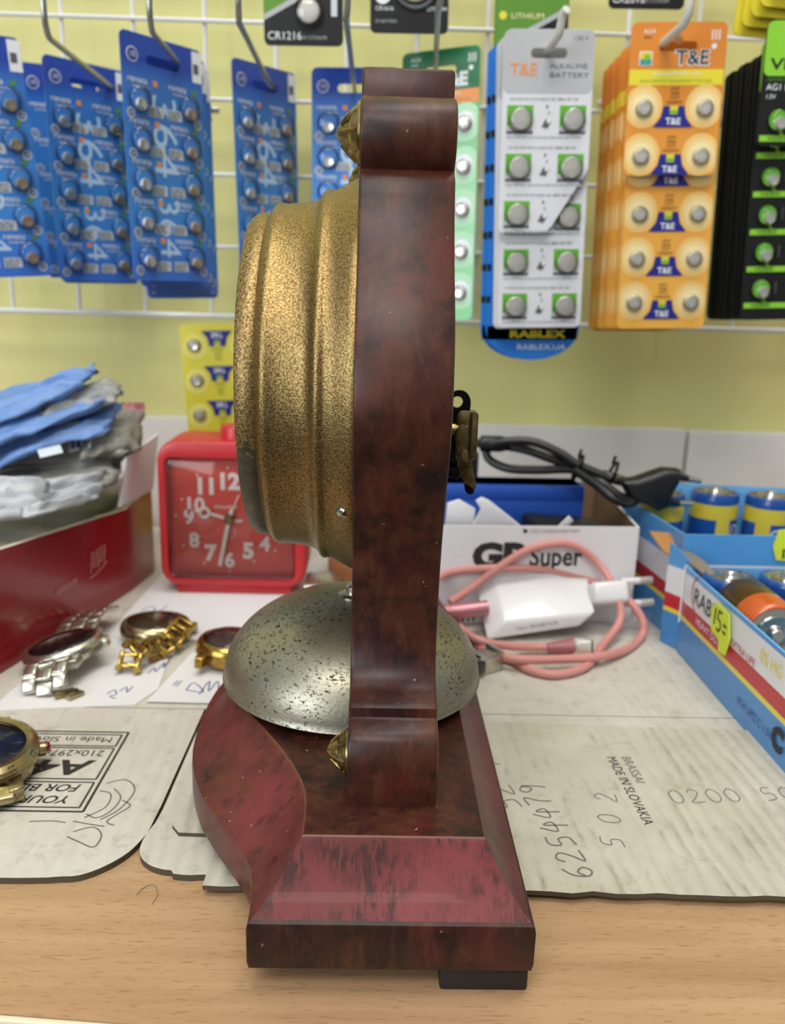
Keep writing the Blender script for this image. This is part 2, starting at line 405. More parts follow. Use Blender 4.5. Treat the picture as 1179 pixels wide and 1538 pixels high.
# turned brass rosettes on the scrolls and on the feet
for (yy, zz, rr) in ((.2325, .2112, .0082), (2 * CY0 - .2325, .2112, .0082), (.2115, .0462, .0073), (2 * CY0 - .2115, .0462, .0073)):
    T_ = Matrix.Translation((-.0052, yy, zz)) @ LX; s_ = rr / .0082
    b = MB()
    b.lathe([(.0082 * s_, -.001), (.0082 * s_, .0004), (.0076 * s_, .0013), (.0068 * s_, .0015), (.0062 * s_, .0024), (.0050 * s_, .0033), (.0042 * s_, .0036), (.0036 * s_, .0046), (.0026 * s_, .0052), (.0019 * s_, .0060), (.0009 * s_, .0066), (0, .0067)], 'brass', T_, n=20)
    for q in range(8):
        a = R(45 * q); b.tube([(.0066 * s_ * math.cos(a), .0066 * s_ * math.sin(a), .0012), (.0047 * s_ * math.cos(a), .0047 * s_ * math.sin(a), .0034), (.0026 * s_ * math.cos(a), .0026 * s_ * math.sin(a), .0052)], .0007, 'brass', T_, n=6)
    b.build('rosette', case_, world=True)
# bell
BX = -.0066
TB = Matrix.Translation((BX, CY0, .0405))
prof = []
for i in range(19):
    a = R(90 * i / 18); prof.append((.0455 * math.cos(a) ** .82 if i < 18 else 0, .0285 * math.sin(a) ** 1.05))
prof = [(.0445, -.0002), (.0453, -.0008), (.0458, -.0004)] + prof[0:] 
inn = [(r * .965, z * .955) for r, z in prof[3:]][::-1]
b = MB(); b.lathe(inn + prof, 'bell_metal', TB, n=96); bell = b.build('bell', clock, world=True, angle=60)
b = MB(); b.lathe([(.0035, -.0042), (.0035, .026), (0, .026)], 'black_steel', TB, n=16); b.build('bell_post', clock, world=True)
b = MB(); b.lathe([(.0055, .0275), (.0055, .0288), (.0048, .0293), (.0028, .0294), (.0028, .0305), (.0026, .0318), (.0020, .0324), (0, .0326)], 'steel', TB, n=20); b.build('bell_screw', bell, world=True)
# keys and levers on the back
b = MB()
loop = [(.0185, .1390), (.0215, .1412), (.0250, .1432), (.0278, .1428), (.0294, .1405), (.0294, .1370), (.0288, .1330), (.0240, .1330), (.0190, .1345)]
b.plate([(x, z) for x, z in [tuple(p) for p in [(q.x, q.y) for q in spline([Vec((x, z, 0)) for x, z in loop], 4, True)]]], circ(.0018, 16, .0253, .1396), .2605, .2622, 'black_steel'); b.build('alarm_key', clock, world=True)
b = MB()
b.prism(rrect(.0062, .0165, .0022, 5, .0281, .1290), .2585, .2592, 'brass', axis='y', bev=.0002)
b.prism(rrect(.0024, .0150, .0011, 5, .0306, .1295), .2570, .2640, 'brass', axis='y', bev=.0003)
b.tube([(.0187, .2600, .1310), (.0285, .2600, .1310)], .0022, 'brass', n=14)
b.build('winding_key', clock, world=True)
b = MB()
def leaf(pts, y0, y1, m, T=None): b.prism([(q.x, q.y) for q in spline([Vec((x, z, 0)) for x, z in pts], 4, True)], y0, y1, m, axis='y', bev=.0002)
leaf([(.0262, .1245), (.0288, .1250), (.0302, .1215), (.0312, .1175), (.0322, .1140), (.0318, .1122), (.0300, .1135), (.0280, .1150), (.0268, .1190)], .2575, .2583, 'brass')
leaf([(.0248, .1300), (.0262, .1330), (.0285, .1320), (.0280, .1260), (.0262, .1240), (.0250, .1265)], .2570, .2575, 'brass')
b.build('hand_setting_key', clock, world=True)
b = MB()
leaf([(.0215, .1215), (.0262, .1200), (.0270, .1165), (.0262, .1152), (.0238, .1160), (.0222, .1185)], .2590, .2604, 'black_steel')
leaf([(.0290, .1150), (.0312, .1140), (.0318, .1108), (.0300, .1104), (.0288, .1122)], .2592, .2602, 'black_steel')
b.box((.0225, .262, .1255), (.0078, .006, .0140), 'black_steel', bev=.0006)
b.build('bell_bracket', clock, world=True)
b = MB(); b.lathe([(.0485, -.001), (.0485, .0018), (.046, .0026), (0, .0026)], 'black_steel', Matrix.Translation((.0187, CY0, .144)) @ Matrix(((0, 0, 1, 0), (1, 0, 0, 0), (0, 1, 0, 0), (0, 0, 0, 1))), n=64); b.build('back_plate', clock, world=True)
# ------------------------------------------------------------------ wire grid and hooks
grid = thing('wire_grid', 'white welded wire display grid fixed in front of the yellow wall', 'display grid', (.03, .592, .157))
for i in range(14):
    x = -.2950 + .0451 * i
    b = MB(); b.tube([(x, .5905, .1570), (x, .5905, .52)], .0014, 'wire', n=8); b.build('vertical_wire', grid, world=True)
for i in range(8):
    zz = .1568 + .0454 * i
    b = MB(); b.tube([(-.305, .5880, zz - .001), (.36, .5880, zz)], .0014 if i else .0019, 'wire', n=8); b.build('horizontal_wire', grid, world=True)
for x in (-.2499, .291):
    b = MB(); b.tube([(x, .5905, .52), (x, .6195, .52)], .003, 'wire', n=8); b.build('wall_mount', grid, world=True)
def hook(x, z, ytip, label, m='hook_metal', dx=0.0, r=.0015, rise=.03, dz=0.0, ym=None):
    """straight arm from the grid towards the viewer with an upturned tip"""
    h = thing('display_hook', label, 'hook', (x, .588, z), group='display hooks on the wire grid')
    pts = [(0, 0, -.012), (0, -.0035, -.010), (0, -.0045, -.002), (0, -.007, 0), (0, -.012, 0)]
    L = .588 - ytip
    b = MB(); b.tube(spline([Vec(p) for p in pts], 4) + [Vec((dx * .5, -L * .5, dz * .5))] + spline([Vec((dx, -L, dz)), Vec((dx + .0005, -L - .004, dz + .0015)), Vec((dx + .001, -L - .008, dz + .008)), Vec((dx + .002, -L - .011, dz + rise))], 5), r, m, n=10)
    b.build('arm', h)
    b = MB(); b.box((0, -.0002, -.006), (.012, .0050, .0035), m, bev=.0008); b.build('grid_clip', h)
    return h
# ------------------------------------------------------------------ carded batteries
def print_grad(name, stops, lo, hi, rough=.32):
    """printed colour fade along the height of the card"""
    n = N(name); z = n.pos('Z'); mr = n.new('ShaderNodeMapRange'); n.link(z, mr.inputs[0])
    mr.inputs[1].default_value = lo; mr.inputs[2].default_value = hi
    n.color(n.ramp(mr.outputs[0], stops)).set(Roughness=rough, Coat_Weight=.3, Coat_Roughness=.15); M[name] = n.m
print_grad('blue_print', [(0, '#3d6fd0'), (.3, '#3f88d2'), (.82, '#3873c2'), (.9, '#2346a8')], -.123, 0)
print_grad('orange_print', [(0, '#efb44c'), (.45, '#e9a545'), (.75, '#dd8b31'), (1, '#d98430')], -.15, 0)
print_grad('green_print', [(0, '#5fbf68'), (.5, '#7cc983'), (.78, '#4fa765')], -.16, 0)
print_grad('yellow_print', [(0, '#e9df55'), (.5, '#dfd43c'), (1, '#e6d838')], -.16, 0)
for nm, c, r_ in (('white_print', '#e9ecf0', .4), ('pale_blue', '#b5d3f0', .35), ('label_grey', '#c6d0d8', .45), ('navy', '#232a86', .35), ('dark_blue', '#1b3a93', .35),
                 ('yellow_band', '#e8d83c', .35), ('soft_blob', '#f3d796', .4), ('yellow_print2', '#efe678', .4), ('pale_yellow', '#f5e3ae', .4), ('pale_orange', '#f2c777', .4), ('icon_green', '#86b53a', .4), ('icon_yellow', '#d9cf45', .4),
                 ('silver_card', '#b9babd', .34), ('white_card', '#dadbe0', .4), ('grass_green', '#5fae2f', .4), ('orange_ink', '#e7934a', .4), ('grey_ink', '#5a5a60', .5),
                 ('dark_green', '#0f6b3c', .35), ('mint', '#b4e3bb', .4), ('lime', '#8ed03a', .35), ('black_card', '#161817', .3), ('brown_edge', '#9a6238', .6), ('leaf_green', '#5c8f2e', .35), ('light_grey_line', '#aeb2b4', .4), ('card_blue', '#2577cf', .35), ('yellow_ink', '#e5d42b', .4), ('teal', '#2f9aa0', .4)):
    plain(nm, c, r_, var=.03)
n = N('cell_steel'); n.color('#f0eee6').set(Metallic=.6, Roughness=.25); M['cell_steel'] = n.m
n = N('cell_gold'); n.color('#d8c2a4').set(Metallic=.6, Roughness=.25); M['cell_gold'] = n.m
n = N('clear_film')
gl = n.new('ShaderNodeBsdfGlossy'); gl.inputs['Roughness'].default_value = .06
tr = n.new('ShaderNodeBsdfTransparent'); fr = n.new('ShaderNodeFresnel'); fr.inputs[0].default_value = 1.45
mx = n.new('ShaderNodeMixShader'); n.link(fr.outputs[0], mx.inputs[0]); n.link(tr.outputs[0], mx.inputs[1]); n.link(gl.outputs[0], mx.inputs[2])
n.link(mx.outputs[0], n.t.nodes['Material Output'].inputs[0]); M['clear_film'] = n.m
M['green_film'] = plain('green_film', '#86c93a', .12, coat=.5).m
Z1, Z2, Z3, Z4 = .0004, .0005, .0006, .0007
def sq(b, x, y, w, h, m, z=Z1): b.poly([(x - w / 2, y - h / 2, z), (x + w / 2, y - h / 2, z), (x + w / 2, y + h / 2, z), (x - w / 2, y + h / 2, z)], m, FRONT)
def disc(b, x, y, r, m, z=Z1, n=24, sy=1.0): b.poly([(x + px, y + py * sy, z) for px, py in circ(r, n)], m, FRONT)
def tx(b, t, x, y, s, m, z=Z2, **k): b.text(t, s, m, FRONT @ Matrix.Translation((x, y, z)), **k)
def fine(b, x, y, w, m, z=Z2, h=.0008, seed=1):
    rg = random.Random(seed + int(x * 1e5) + int(y * 1e5)); p = x - w / 2
    while p < x + w / 2 - .001:
        q = rg.uniform(.0012, .004); q = min(q, x + w / 2 - p); sq(b, p + q / 2, y, q, h, m, z); p += q + .0006
def backing(b, w, h, m, slot=True, r=.0035, euro=False, cut=None):
    outer = rrect(w, h, r, 5, 0, -h / 2)
    if cut: outer = cut
    if slot:
        hole = rrect(w * .40, .0048, .0022, 4, 0, -.0115)
        if euro: hole = [(p[0], p[1]) for p in hole if not (abs(p[0]) < .004)]
        b.plate(outer, hole[::-1], -.0003, .0003, m)
    else: b.prism(outer, -.0003, .0003, m, axis='y')
# --- kinds: each returns (mesh builder, blister builder, list of cells (x, y, r, thickness, material))
def k_blue(rows=5):
    b = MB(); f = MB(); cells = []; w, h = .053, .123
    backing(b, w, h, 'blue_print')
    sq(b, w / 2 - .0035, -.009, .0068, .0155, 'white_print'); fine(b, w / 2 - .0035, -.010, .005, 'grey_ink', h=.005)
    disc(b, -.0195, -.0105, .0036, 'white_print'); disc(b, -.0195, -.0105, .0031, 'dark_blue', Z2); tx(b, '10', -.0195, -.0117, .0038, 'white_print', Z3, align='CENTER')
    b.text('364', .023, 'pale_blue', FRONT @ Matrix.Translation((-.0085, -.026, Z1)) @ Euler((0, 0, R(-90))).to_matrix().to_4x4(), sx=1.25)
    b.text('364', .020, 'pale_blue', FRONT @ Matrix.Translation((-.0075, -.078, Z1)) @ Euler((0, 0, R(-90))).to_matrix().to_4x4(), sx=1.1)
    for i in range(rows):
        y = -.0235 - i * .0198
        for s_, x0 in ((0, -.0235), (1, .0025)):
            tx(b, 'renata', x0, y, .0046, 'white_print', Z3, sx=1.05); fine(b, x0 + .008, y - .0017, .010, 'label_grey', Z2, .0007)
            sq(b, x0 + .0175, y + .001, .0028, .0028, ('orange_ink', 'leaf_green')[s_], Z3)
        for s_ in (-1, 1):
            lx = s_ * .0062; ly = y - .0125
            sq(b, lx, ly, .0098, .0052, 'label_grey', Z2)
            for q in range(3): fine(b, lx - .0006, ly + .0014 - q * .0015, .0076, 'grey_ink', Z3, .0008, 3 + q)
            disc(b, s_ * .0222, y - .0150, .0026, 'label_grey', Z2, 14); disc(b, s_ * .0222, y - .0150, .0017, 'dark_blue', Z3, 12); disc(b, s_ * .0222, y - .0150, .0008, 'label_grey', Z4, 8)
            cx = -.0165 if s_ < 0 else .0165; cy = y - .0075
            
            cells.append((cx + .0005, cy - .0028, .0032, .0022, 'cell_steel' if s_ < 0 else 'cell_gold', (cx, cy, .0068, .0047)))
    return b, f, cells
def k_te(pr, rows=5, header=True, w=.0495, h=.1505, dome='pale_orange', dome2='pale_yellow', txt='black_card', first=0, flip=False):
    b = MB(); f = MB(); cells = []
    hh = h if rows == 5 else .0742
    backing(b, w, hh if rows < 5 else h, pr, euro=True)
    disc(b, 0, -.0085, .0022, pr if False else 'brown_edge', Z1, 14) if pr == 'orange_print' else None
    sq(b, -.0165, -.0172, .0068, .0068, 'white_print'); sq(b, -.0165, -.0172, .0060, .0060, 'icon_yellow', Z2); sq(b, -.0165, -.0189, .0060, .0026, 'teal', Z3); disc(b, -.0158, -.0169, .0016, 'icon_green', Z4, 12)
    b.text('T&E', .0098, 'white_print', FRONT @ Matrix.Translation((-.0012, -.0202, Z1)), sx=1.05, bold=.0005); tx(b, 'T&E', -.0010, -.0200, .0096, txt, Z2, sx=1.05, bold=.0001)
    tx(b, 'AG4', -.0185, -.0055, .0032, 'white_print', Z2); fine(b, -.0160, -.0072, .004, txt, h=.0006)
    for q in range(3): sq(b, .0172 + q * .0018, -.0062, .0007, .0048, 'white_print')
    disc(b, .0185, -.0115, .0014, 'white_print', Z1, 10)
    band = {'orange_print': 'yellow_band', 'green_print': 'orange_ink', 'yellow_print': 'orange_ink'}[pr]
    sq(b, 0, -.0262, w - .0004, .0075, band); tx(b, 'ALKALINE BATTERY 1.55V', 0, -.0252, .0022, 'white_print', Z2, align='CENTER'); tx(b, 'HIGH CAPACITY ALKALINE BUTTON CELL', 0, -.0286, .0020, 'leaf_green', Z2, align='CENTER')
    for i in range(rows):
        yc = -.0413 - i * .0237
        for s_ in (-1, 1):
            x = s_ * .0160
            for rr, mm, zz in ((.0102, dome, Z1), (.0080, {'orange_print': 'soft_blob', 'green_print': 'mint', 'yellow_print': 'yellow_print2'}[pr], Z2), (.0058, dome2, Z3)):
                b.poly([(max(-w / 2 + .0003, min(w / 2 - .0003, x + px * .98)), yc + .001 + py * 1.05, zz) for px, py in circ(rr, 26)], mm, FRONT)
            cells.append((x, yc, .0034, .0029, 'cell_steel', (x, yc, .0046, .0041)))
        for q, t in enumerate(('AG4', 'LR66', 'V377', 'LR626W')): tx(b, t, 0, yc + .0090 - q * .0022, .0022, txt if pr == 'orange_print' else 'leaf_green', Z2, align='CENTER', sx=1.1)
        tz = [(-.0055, yc + .0012), (.0055, yc + .0012), (.0066, yc - .0045), (.0105, yc - .0092), (-.0105, yc - .0092), (-.0066, yc - .0045)]
        b.poly([(x, y, Z4) for x, y in tz][::-1], 'navy', FRONT)
        sq(b, 0, yc - .0008, .0042, .0042, 'icon_yellow', Z4 + .0001); sq(b, 0, yc - .0018, .0042, .0018, 'icon_green', Z4 + .0002)
        tx(b, 'T&E', 0, yc - .0078, .0046, 'white_print', Z4 + .0001, align='CENTER', bold=.0001)
    return b, f, cells
def k_grey(rows=5, cut=False):
    b = MB(); f = MB(); cells = []; w, h = .048, .152
    hh = h; out = None
    if cut:
        hh = .1015; out = [(-w / 2 + .0035, 0), (w / 2 - .0035, 0), (w / 2, -.0035), (w / 2, -.0680), (w / 2 - .0015, -.0710), (w / 2 - .019, -.0985), (w / 2 - .023, -hh), (-w / 2 + .002, -hh), (-w / 2, -hh + .002), (-w / 2, -.0035)]
    backing(b, w, hh, 'white_card', euro=False, cut=out)
    ol = [(x, y) for x, y in rrect(w - .0004, .0306, .0034, 5, 0, -.0155)]
    # silver header around the slot
    hole = rrect(w * .40, .0048, .0022, 4, 0, -.0115)
    b.plate(ol, hole[::-1], -.00045, -.00032, 'silver_card')
    tx(b, 'T&E', -.0205, -.0222, .0085, 'orange_ink', Z3, sx=1.0, bold=.0001)
    tx(b, 'ALKALINE', .0005, -.0188, .0036, 'grey_ink', Z3, sx=1.25); tx(b, 'BATTERY', .0005, -.0232, .0036, 'grey_ink', Z3, sx=1.42)
    tx(b, '1.55 V', .0125, -.0052, .0030, 'grey_ink', Z3)
    for i in range(rows):
        y0 = -.0336 - i * .0241
        if cut and i > 2: break
        fine(b, -.011, y0, .018, 'light_grey_line', Z2, .0010); tx(b, 'LR1130, 389A, SR1130', -.002, y0 - .0008, .0020, 'grey_ink', Z2)
        fine(b, 0, y0 - .0190, .042, 'light_grey_line', Z2, .0010)
        for s_ in (-1, 1):
            if cut and i == 2 and s_ > 0: continue
            x = s_ * .0142; yc = y0 - .0102
            sq(b, x, yc, .0142, .0142, 'grass_green', Z1)
            b.poly([(x - .0071, yc - .0071, Z2), (x + .0071, yc - .0071, Z2), (x + .0071, yc - .002, Z2), (x + .002, yc - .001, Z2), (x - .0071, yc - .0035, Z2)], 'silver_card', FRONT)
            sq(b, x, yc - .0064, .0142, .0014, 'grey_ink', Z3)
            cells.append((x + .0004, yc, .0054, .0030, 'cell_steel', (x, yc, .0066, .0045)))
        b.poly([(-.0025, y0 - .0138, Z2), (.0008, y0 - .0146, Z2), (.0027, y0 - .0110, Z2), (-.0004, y0 - .0098, Z2)], 'grey_ink', FRONT)
        disc(b, .0012, y0 - .0110, .0010, 'white_print', Z3, 8); sq(b, .0012, y0 - .0070, .0012, .0018, 'light_grey_line', Z2); sq(b, .0002, y0 - .0038, .0010, .0016, 'grey_ink', Z2)
    return b, f, cells
def k_lime(rows=5, header=True):
    b = MB(); f = MB(); cells = []; w, h = .050, .1425
    hh = h if rows == 5 else .0400 + .0192
    backing(b, w, hh, 'black_card', euro=True)
    sq(b, 0, -.0028, w - .007, .0054, 'lime'); ol = rrect(w - .0006, .0255, .003, 5, 0, -.0131); hole = rrect(w * .40, .0048, .0022, 4, 0, -.0115)
    b.v, b.f, b.mi, b.sm = b.v, b.f, b.mi, b.sm
    b.plate(ol, hole[::-1], -.00055, -.00032, 'lime')
    tx(b, 'VIDEX', -.0215, -.0228, .0074, 'black_card', Z4, sx=1.45, bold=.00015)
    tx(b, 'ALKALINE BATTERY', -.0225, -.0283, .0026, 'leaf_green', Z2, sx=1.1); tx(b, 'AG1 LR621', -.0225, -.0326, .0044, 'white_print', Z2); tx(b, '1.5V', -.0225, -.0366, .0030, 'white_print', Z2)
    for i in range(rows):
        yt = -.0400 - i * .0197
        sq(b, 0, yt - .0158, w - .003, .0030, 'lime', Z2); tx(b, 'VIDEX', -.0195, yt - .0168, .0030, 'black_card', Z3, sx=1.3); tx(b, 'VIDEX', .0045, yt - .0168, .0030, 'black_card', Z3, sx=1.3)
        for s_ in (-1, 1):
            x = s_ * .0120 - .0025
            b.poly([(x + .0018, yt - .0143, Z2), (x + .0035, yt - .0143, Z2), (x + .0022, yt - .0105, Z2), (x + .0006, yt - .0110, Z2)], 'lime', FRONT)
            for q in range(3): sq(b, x + .0082, yt - .004 - q * .0022, .0007, .0018, 'grey_ink', Z2)
            disc(b, x, yt - .0066, .0049, 'lime', Z2); disc(b, x, yt - .0066, .0044, 'grass_green', Z3)
            cells.append((x + .0010, yt - .0085, .0030, .0026, 'cell_steel', (x + .0006, yt - .0075, .0062, .0043)))
    return b, f, cells
def k_plain(m, w, h): b = MB(); backing(b, w, h, m); return b, None, []
def carded(maker, label, loc, yaw=0, roll=-1.5, group=None, tilt=0.0, **k):
    b, f, cells = maker(**k)
    t = thing('battery_card', label, 'battery card', loc, (R(tilt), R(roll), R(yaw)), group)
    b.build('backing', t, angle=30)
    for (x, y, r, th, m, (bx, by, br, bh)) in cells:
        c = MB(); c.lathe([(0, .0003), (r, .0003), (r * 1.0, th - .0004), (r * .93, th), (r * .8, th - .00015), (0, th - .00015)], m, FRONT @ Matrix.Translation((x, y, 0)), n=20); c.build('button_cell', t)
        f = MB(); f.lathe([(br, .0004), (br * .97, bh * .5), (br * .86, bh * .8), (br * .62, bh * .95), (0, bh)], 'clear_film', FRONT @ Matrix.Translation((bx, by, 0)), n=20); f.build('blister', t, angle=50)
    return t
def behind(src, label, offs, group, jig=.0008):
    """more cards of a stack, of which only the edges show"""
    back = [c for c in src.children if c.name.startswith('backing')][0]; rg = random.Random(3)
    for (dx, dy, dz) in offs:
        r = src.copy(); COL.objects.link(r); r['label'] = label; r['group'] = group
        r.location = src.location + Vec((dx + rg.uniform(-jig, jig), dy, dz + rg.uniform(-jig, jig))); r.rotation_euler = (src.rotation_euler[0], src.rotation_euler[1] + rg.uniform(-.012, .012), src.rotation_euler[2])
        c = back.copy(); COL.objects.link(c); c.parent = r
def at_left(left, yaw, w, top): a = R(yaw); return (left[0] + math.cos(a) * w / 2, left[1] + math.sin(a) * w / 2, top)
GB = 'blue button cell cards on the left hooks'
W = .053
c2 = carded(k_blue, 'blue card of button cells in the second stack from the left edge', at_left((-.1920, .518), 49, W, .2990), 49, -1.0, GB)
c3 = carded(k_blue, 'front blue card of button cells in the nearest blue stack, with the bright white cells', at_left((-.1346, .470), 52, W, .3000), 52, -1.0, GB)
c4 = carded(k_blue, 'blue card of button cells hung above the left side of the gold bezel', at_left((-.0881, .530), 52, W, .3040), 52, -2.0, GB)
c5 = carded(k_blue, 'blue card of button cells facing straight forward, half hidden behind the mantel clock', at_left((-.0438, .554), -4, W, .3050), -4, -.5, GB)
c1 = carded(k_blue, 'blue card of button cells cut off by the left edge of the photo', at_left((-.2375, .466), 40, W, .2990), 40, -4.0, GB)
bl = 'blue card showing only its edge behind the front card of the nearest blue stack'
behind(c3, bl, [(.0049 - .0039, .0063 + .0031, -.003), (.0086 - .0079, .0110 + .0062, -.006), (.0123 - .0118, .0158 + .0093, -.010)], GB)
behind(c4, 'blue card whose white corner peeks out behind the card above the gold bezel', [(-.0010, .0095, -.003)], GB)
behind(c1, 'blue card hanging low between the leftmost blue card and the second stack', [(.022, .078, .003)], GB)
behind(c2, 'blue card lying directly behind the second blue card from the left edge', [(-.0018, .0080, -.001)], GB)
def k_green(): return k_te('green_print', 5, w=.048, h=.152, dome='mint', dome2='white_print', txt='white_print')
cg = carded(k_green, 'green button cell card with an orange band, beside the top of the mantel clock', at_left((.0108, .540), -24, .048, .3108), -24, -1.6, tilt=-2)
# green header is darker than the rest of that card
hb = MB(); hb.plate(rrect(.0474, .0262, .003, 5, 0, -.0135), rrect(.0192, .0048, .0022, 4, 0, -.0115)[::-1], -.00036, -.00031, 'dark_green'); hb.build('header_print', cg)
GG = 'grey and white alkaline cards on one hook'
gg = carded(k_grey, 'front silver-headed alkaline card, its lower right corner cut away', (.0865, .484, .3098), 0, -1.5, GG, cut=True)
g2 = carded(k_grey, 'full white alkaline card with silver header directly behind the cut one', (.0872, .4895, .3090), 0, -1.9, GG)
behind(g2, 'white alkaline card of which only the left edge shows behind the front two', [(-.0016, .0045, -.0005), (-.0028, .009, -.001)], GG)
GO = 'orange button cell cards in one stack'
o1 = carded(lambda: k_te('orange_print', 2), 'short orange card torn off after two rows of cells, at the front of its stack', (.1527, .478, .3136), -2, -1.6, GO)
o2 = carded(lambda: k_te('orange_print', 5), 'full orange card with three rows showing below the torn short card', (0.1586 - .0026, .4855, .3089), -1, -2.0, GO)
behind(o2, 'orange card in the thick stack, only its left edge showing', [(-.0002 * i, .0052 * i, -.0003 * i) for i in range(1, 11)], GO, .0006)
GL = 'black and lime green cards in one stack'
v1 = carded(lambda: k_lime(1), 'short lime-headed black card with one row of cells, at the front of the right stack', (.2200, .470, .3140), 0, -1.5, GL)
v2 = carded(k_lime, 'full black and lime card with four cell rows showing under the short one', (.2235, .4815, .3078), 0, -2.5, GL)
pb_ = carded(lambda: k_plain('black_card', .050, .138), 'black card in the right-hand stack, only its left edge showing', (.2235, .4868, .3035), 0, -2.5, GL)
behind(pb_, 'black card in the right-hand stack, only its left edge showing', [(-.0003 * i, .0052 * i, -.0002 * i) for i in range(1, 8)], GL, .0006)
# blue card with a round lower end behind the white alkaline cards
def round_card(label, loc, roll, second):
    t = thing('battery_card', label, 'battery card', loc, (0, R(roll), 0), 'blue round-ended cards')
    w = .0555; h = .171
    out = [(-w / 2 + .004, 0), (w / 2 - .004, 0), (w / 2, -.004)] + [(w / 2 * math.cos(R(a)), -h + .018 + .018 * math.sin(R(a))) for a in range(0, -181, -12)] + [(-w / 2, -.004)]
    b = MB(); b.plate(out, rrect(.02, .0048, .0022, 4, 0, -.0115)[::-1], -.0004, .0004, 'card_blue')
    sq(b, 0, -h + .0158, w - .0020, .0080, 'black_card'); tx(b, 'RABLEX', -.0135 - (.006 if second else 0), -h + .0132, .0062, 'yellow_ink', Z4, sx=1.5, bold=.0002); tx(b, 'RABLEX.UA', -.0090, -h + .0062, .0044, 'white_print', Z4, sx=1.3)
    for q in range(7):
        for s_ in (-1, 1): sq(b, s_ * (w / 2 - .0012), -.028 - q * .018, .0024, .004, 'black_card', Z2)
    b.build('backing', t)
    return t
round_card('blue card whose rounded end with yellow lettering hangs below the white alkaline cards', (.0872, .5035, .3085), -1.5, False)
round_card('second blue round-ended card, slightly left behind the first one', (.0848, .5085, .3085), -1.5, True)
# big coin cells on black and green cards along the top edge
def coin_card(label, loc, green, txt_, yaw=0, roll=0):
    t = thing('coin_cell_card', label, 'battery card', loc, (0, R(roll), R(yaw)), 'coin cell cards along the top')
    w, h = .0425, .058
    b = MB(); b.prism(rrect(w, h, .003, 5, 0, -h / 2), -.0004, .0004, 'black_card', axis='y')
    if green:
        b.poly([(-w / 2 + .0002, -h + .0140, .0006), (w / 2 - .0002, -.0215, .0006), (w / 2 - .0002, -.004, .0006), (-w / 2 + .0002, -.004, .0006)], 'leaf_green', FRONT)
        b.poly([(-w / 2 + .0002, -h + .0120, .0007), (w / 2 - .0002, -.0240, .0007), (w / 2 - .0002, -.0210, .0007), (-w / 2 + .0002, -h + .0150, .0007)], 'light_grey_line', FRONT)
        cx, cy, r = .003, -h + .0165, .0058
        tx(b, txt_, -.0195, -h + .0028, .0056, 'white_print', .0008); tx(b, '3V LITHIUM', -.001, -h + .0030, .0026, 'light_grey_line', .0008)
        tx(b, 'LITHIUM', -.0120, -h + .0300, .0042, 'pale_yellow', .0008, sx=1.2); disc(b, -.0165, -h + .0315, .0022, 'yellow_band', .0008); sq(b, .0165, -h + .019, .0032, .0095, 'label_grey', .0008)
    else:
        cx, cy, r = .003, -h + .0245, .0095
        b.ribbon(circ(.0118, 30, cx, cy), .0018, 'light_grey_line', FRONT, .0007, closed=True)
        disc(b, -.0145, -h + .0185, .0044, 'white_print', .0006); tx(b, '3V', -.0145, -h + .0170, .0042, 'black_card', .0008, align='CENTER')
        tx(b, 'CR1616', -.0185, -h + .0110, .0030, 'white_print', .0008); tx(b, 'LITHIUM', .0095, -h + .0110, .0028, 'white_print', .0008); tx(b, '3V BATTERY', -.0185, -h + .005, .0022, 'light_grey_line', .0008)
    b.build('backing', t)
    c = MB(); c.lathe([(0, .0004), (r, .0004), (r, .0022), (r * .93, .0026), (r * .86, .0022), (0, .0022)], 'cell_steel', FRONT @ Matrix.Translation((cx, cy, 0)), n=28); c.build('coin_cell', t)
    f = MB(); f.lathe([(r * 1.35, .0005), (r * 1.3, .0036), (r * 1.1, .0044), (0, .0046)], 'clear_film', FRONT @ Matrix.Translation((cx, cy, 0)), n=28); f.build('blister', t)
    return t
coin_card('green and black coin cell card above the left of the mantel clock top', (-.0447, .500, .3600), True, 'CR1216', 0, -1)
coin_card('plain black coin cell card with a large cell, straight above the mantel clock', (.0122, .505, .3692), False, '', 0, -1)
coin_card('green and black coin cell card partly behind the silver-headed alkaline cards', (.0835, .532, .3565), True, 'CR1616', 0, -1)
coin_card('coin cell card whose green bottom edge just shows at the top, right of centre', (.1450, .520, .3900), True, 'CR2016', 0, -1)
# yellow stack in the top right corner
def yellow_coin(label, loc, roll, front):
    t = thing('coin_cell_card', label, 'battery card', loc, (0, R(roll), 0), 'yellow coin cell cards in the corner')
    w, h = .060, .075
    b = MB(); b.prism(rrect(w, h, .004, 5, 0, -h / 2), -.0006, .0006, 'yellow_band', axis='y')
    for q in range(3):
        x = -w / 2 + .008 + q * .022; disc(b, x, -h + .0085, .0030, 'grey_ink', .0008); disc(b, x, -h + .0085, .0022, 'label_grey', .0009); sq(b, x, -h + .0085, .0028, .0006, 'black_card', .001)
    b.ribbon(circ(.0165, 30, .001, -h + .0235), .0012, 'pale_yellow', FRONT, .0008, closed=True)
    b.build('backing', t)
    if front:
        c = MB(); c.lathe([(0, .0006), (.0135, .0006), (.0135, .0030), (.0128, .0034), (.0118, .0030), (0, .0031)], 'cell_steel', FRONT @ Matrix.Translation((.001, -h + .0235, 0)), n=32); c.build('coin_cell', t)
    return t
yellow_coin('front yellow card with a large pale coin cell in the top right corner', (.2290, .472, .4010), 3, True)
for i in range(4): yellow_coin('yellow card edge showing behind the front yellow coin cell card', (.2270 - .0018 * i, .4790 + .006 * i, .3960 - .0030 * i), 3, False)
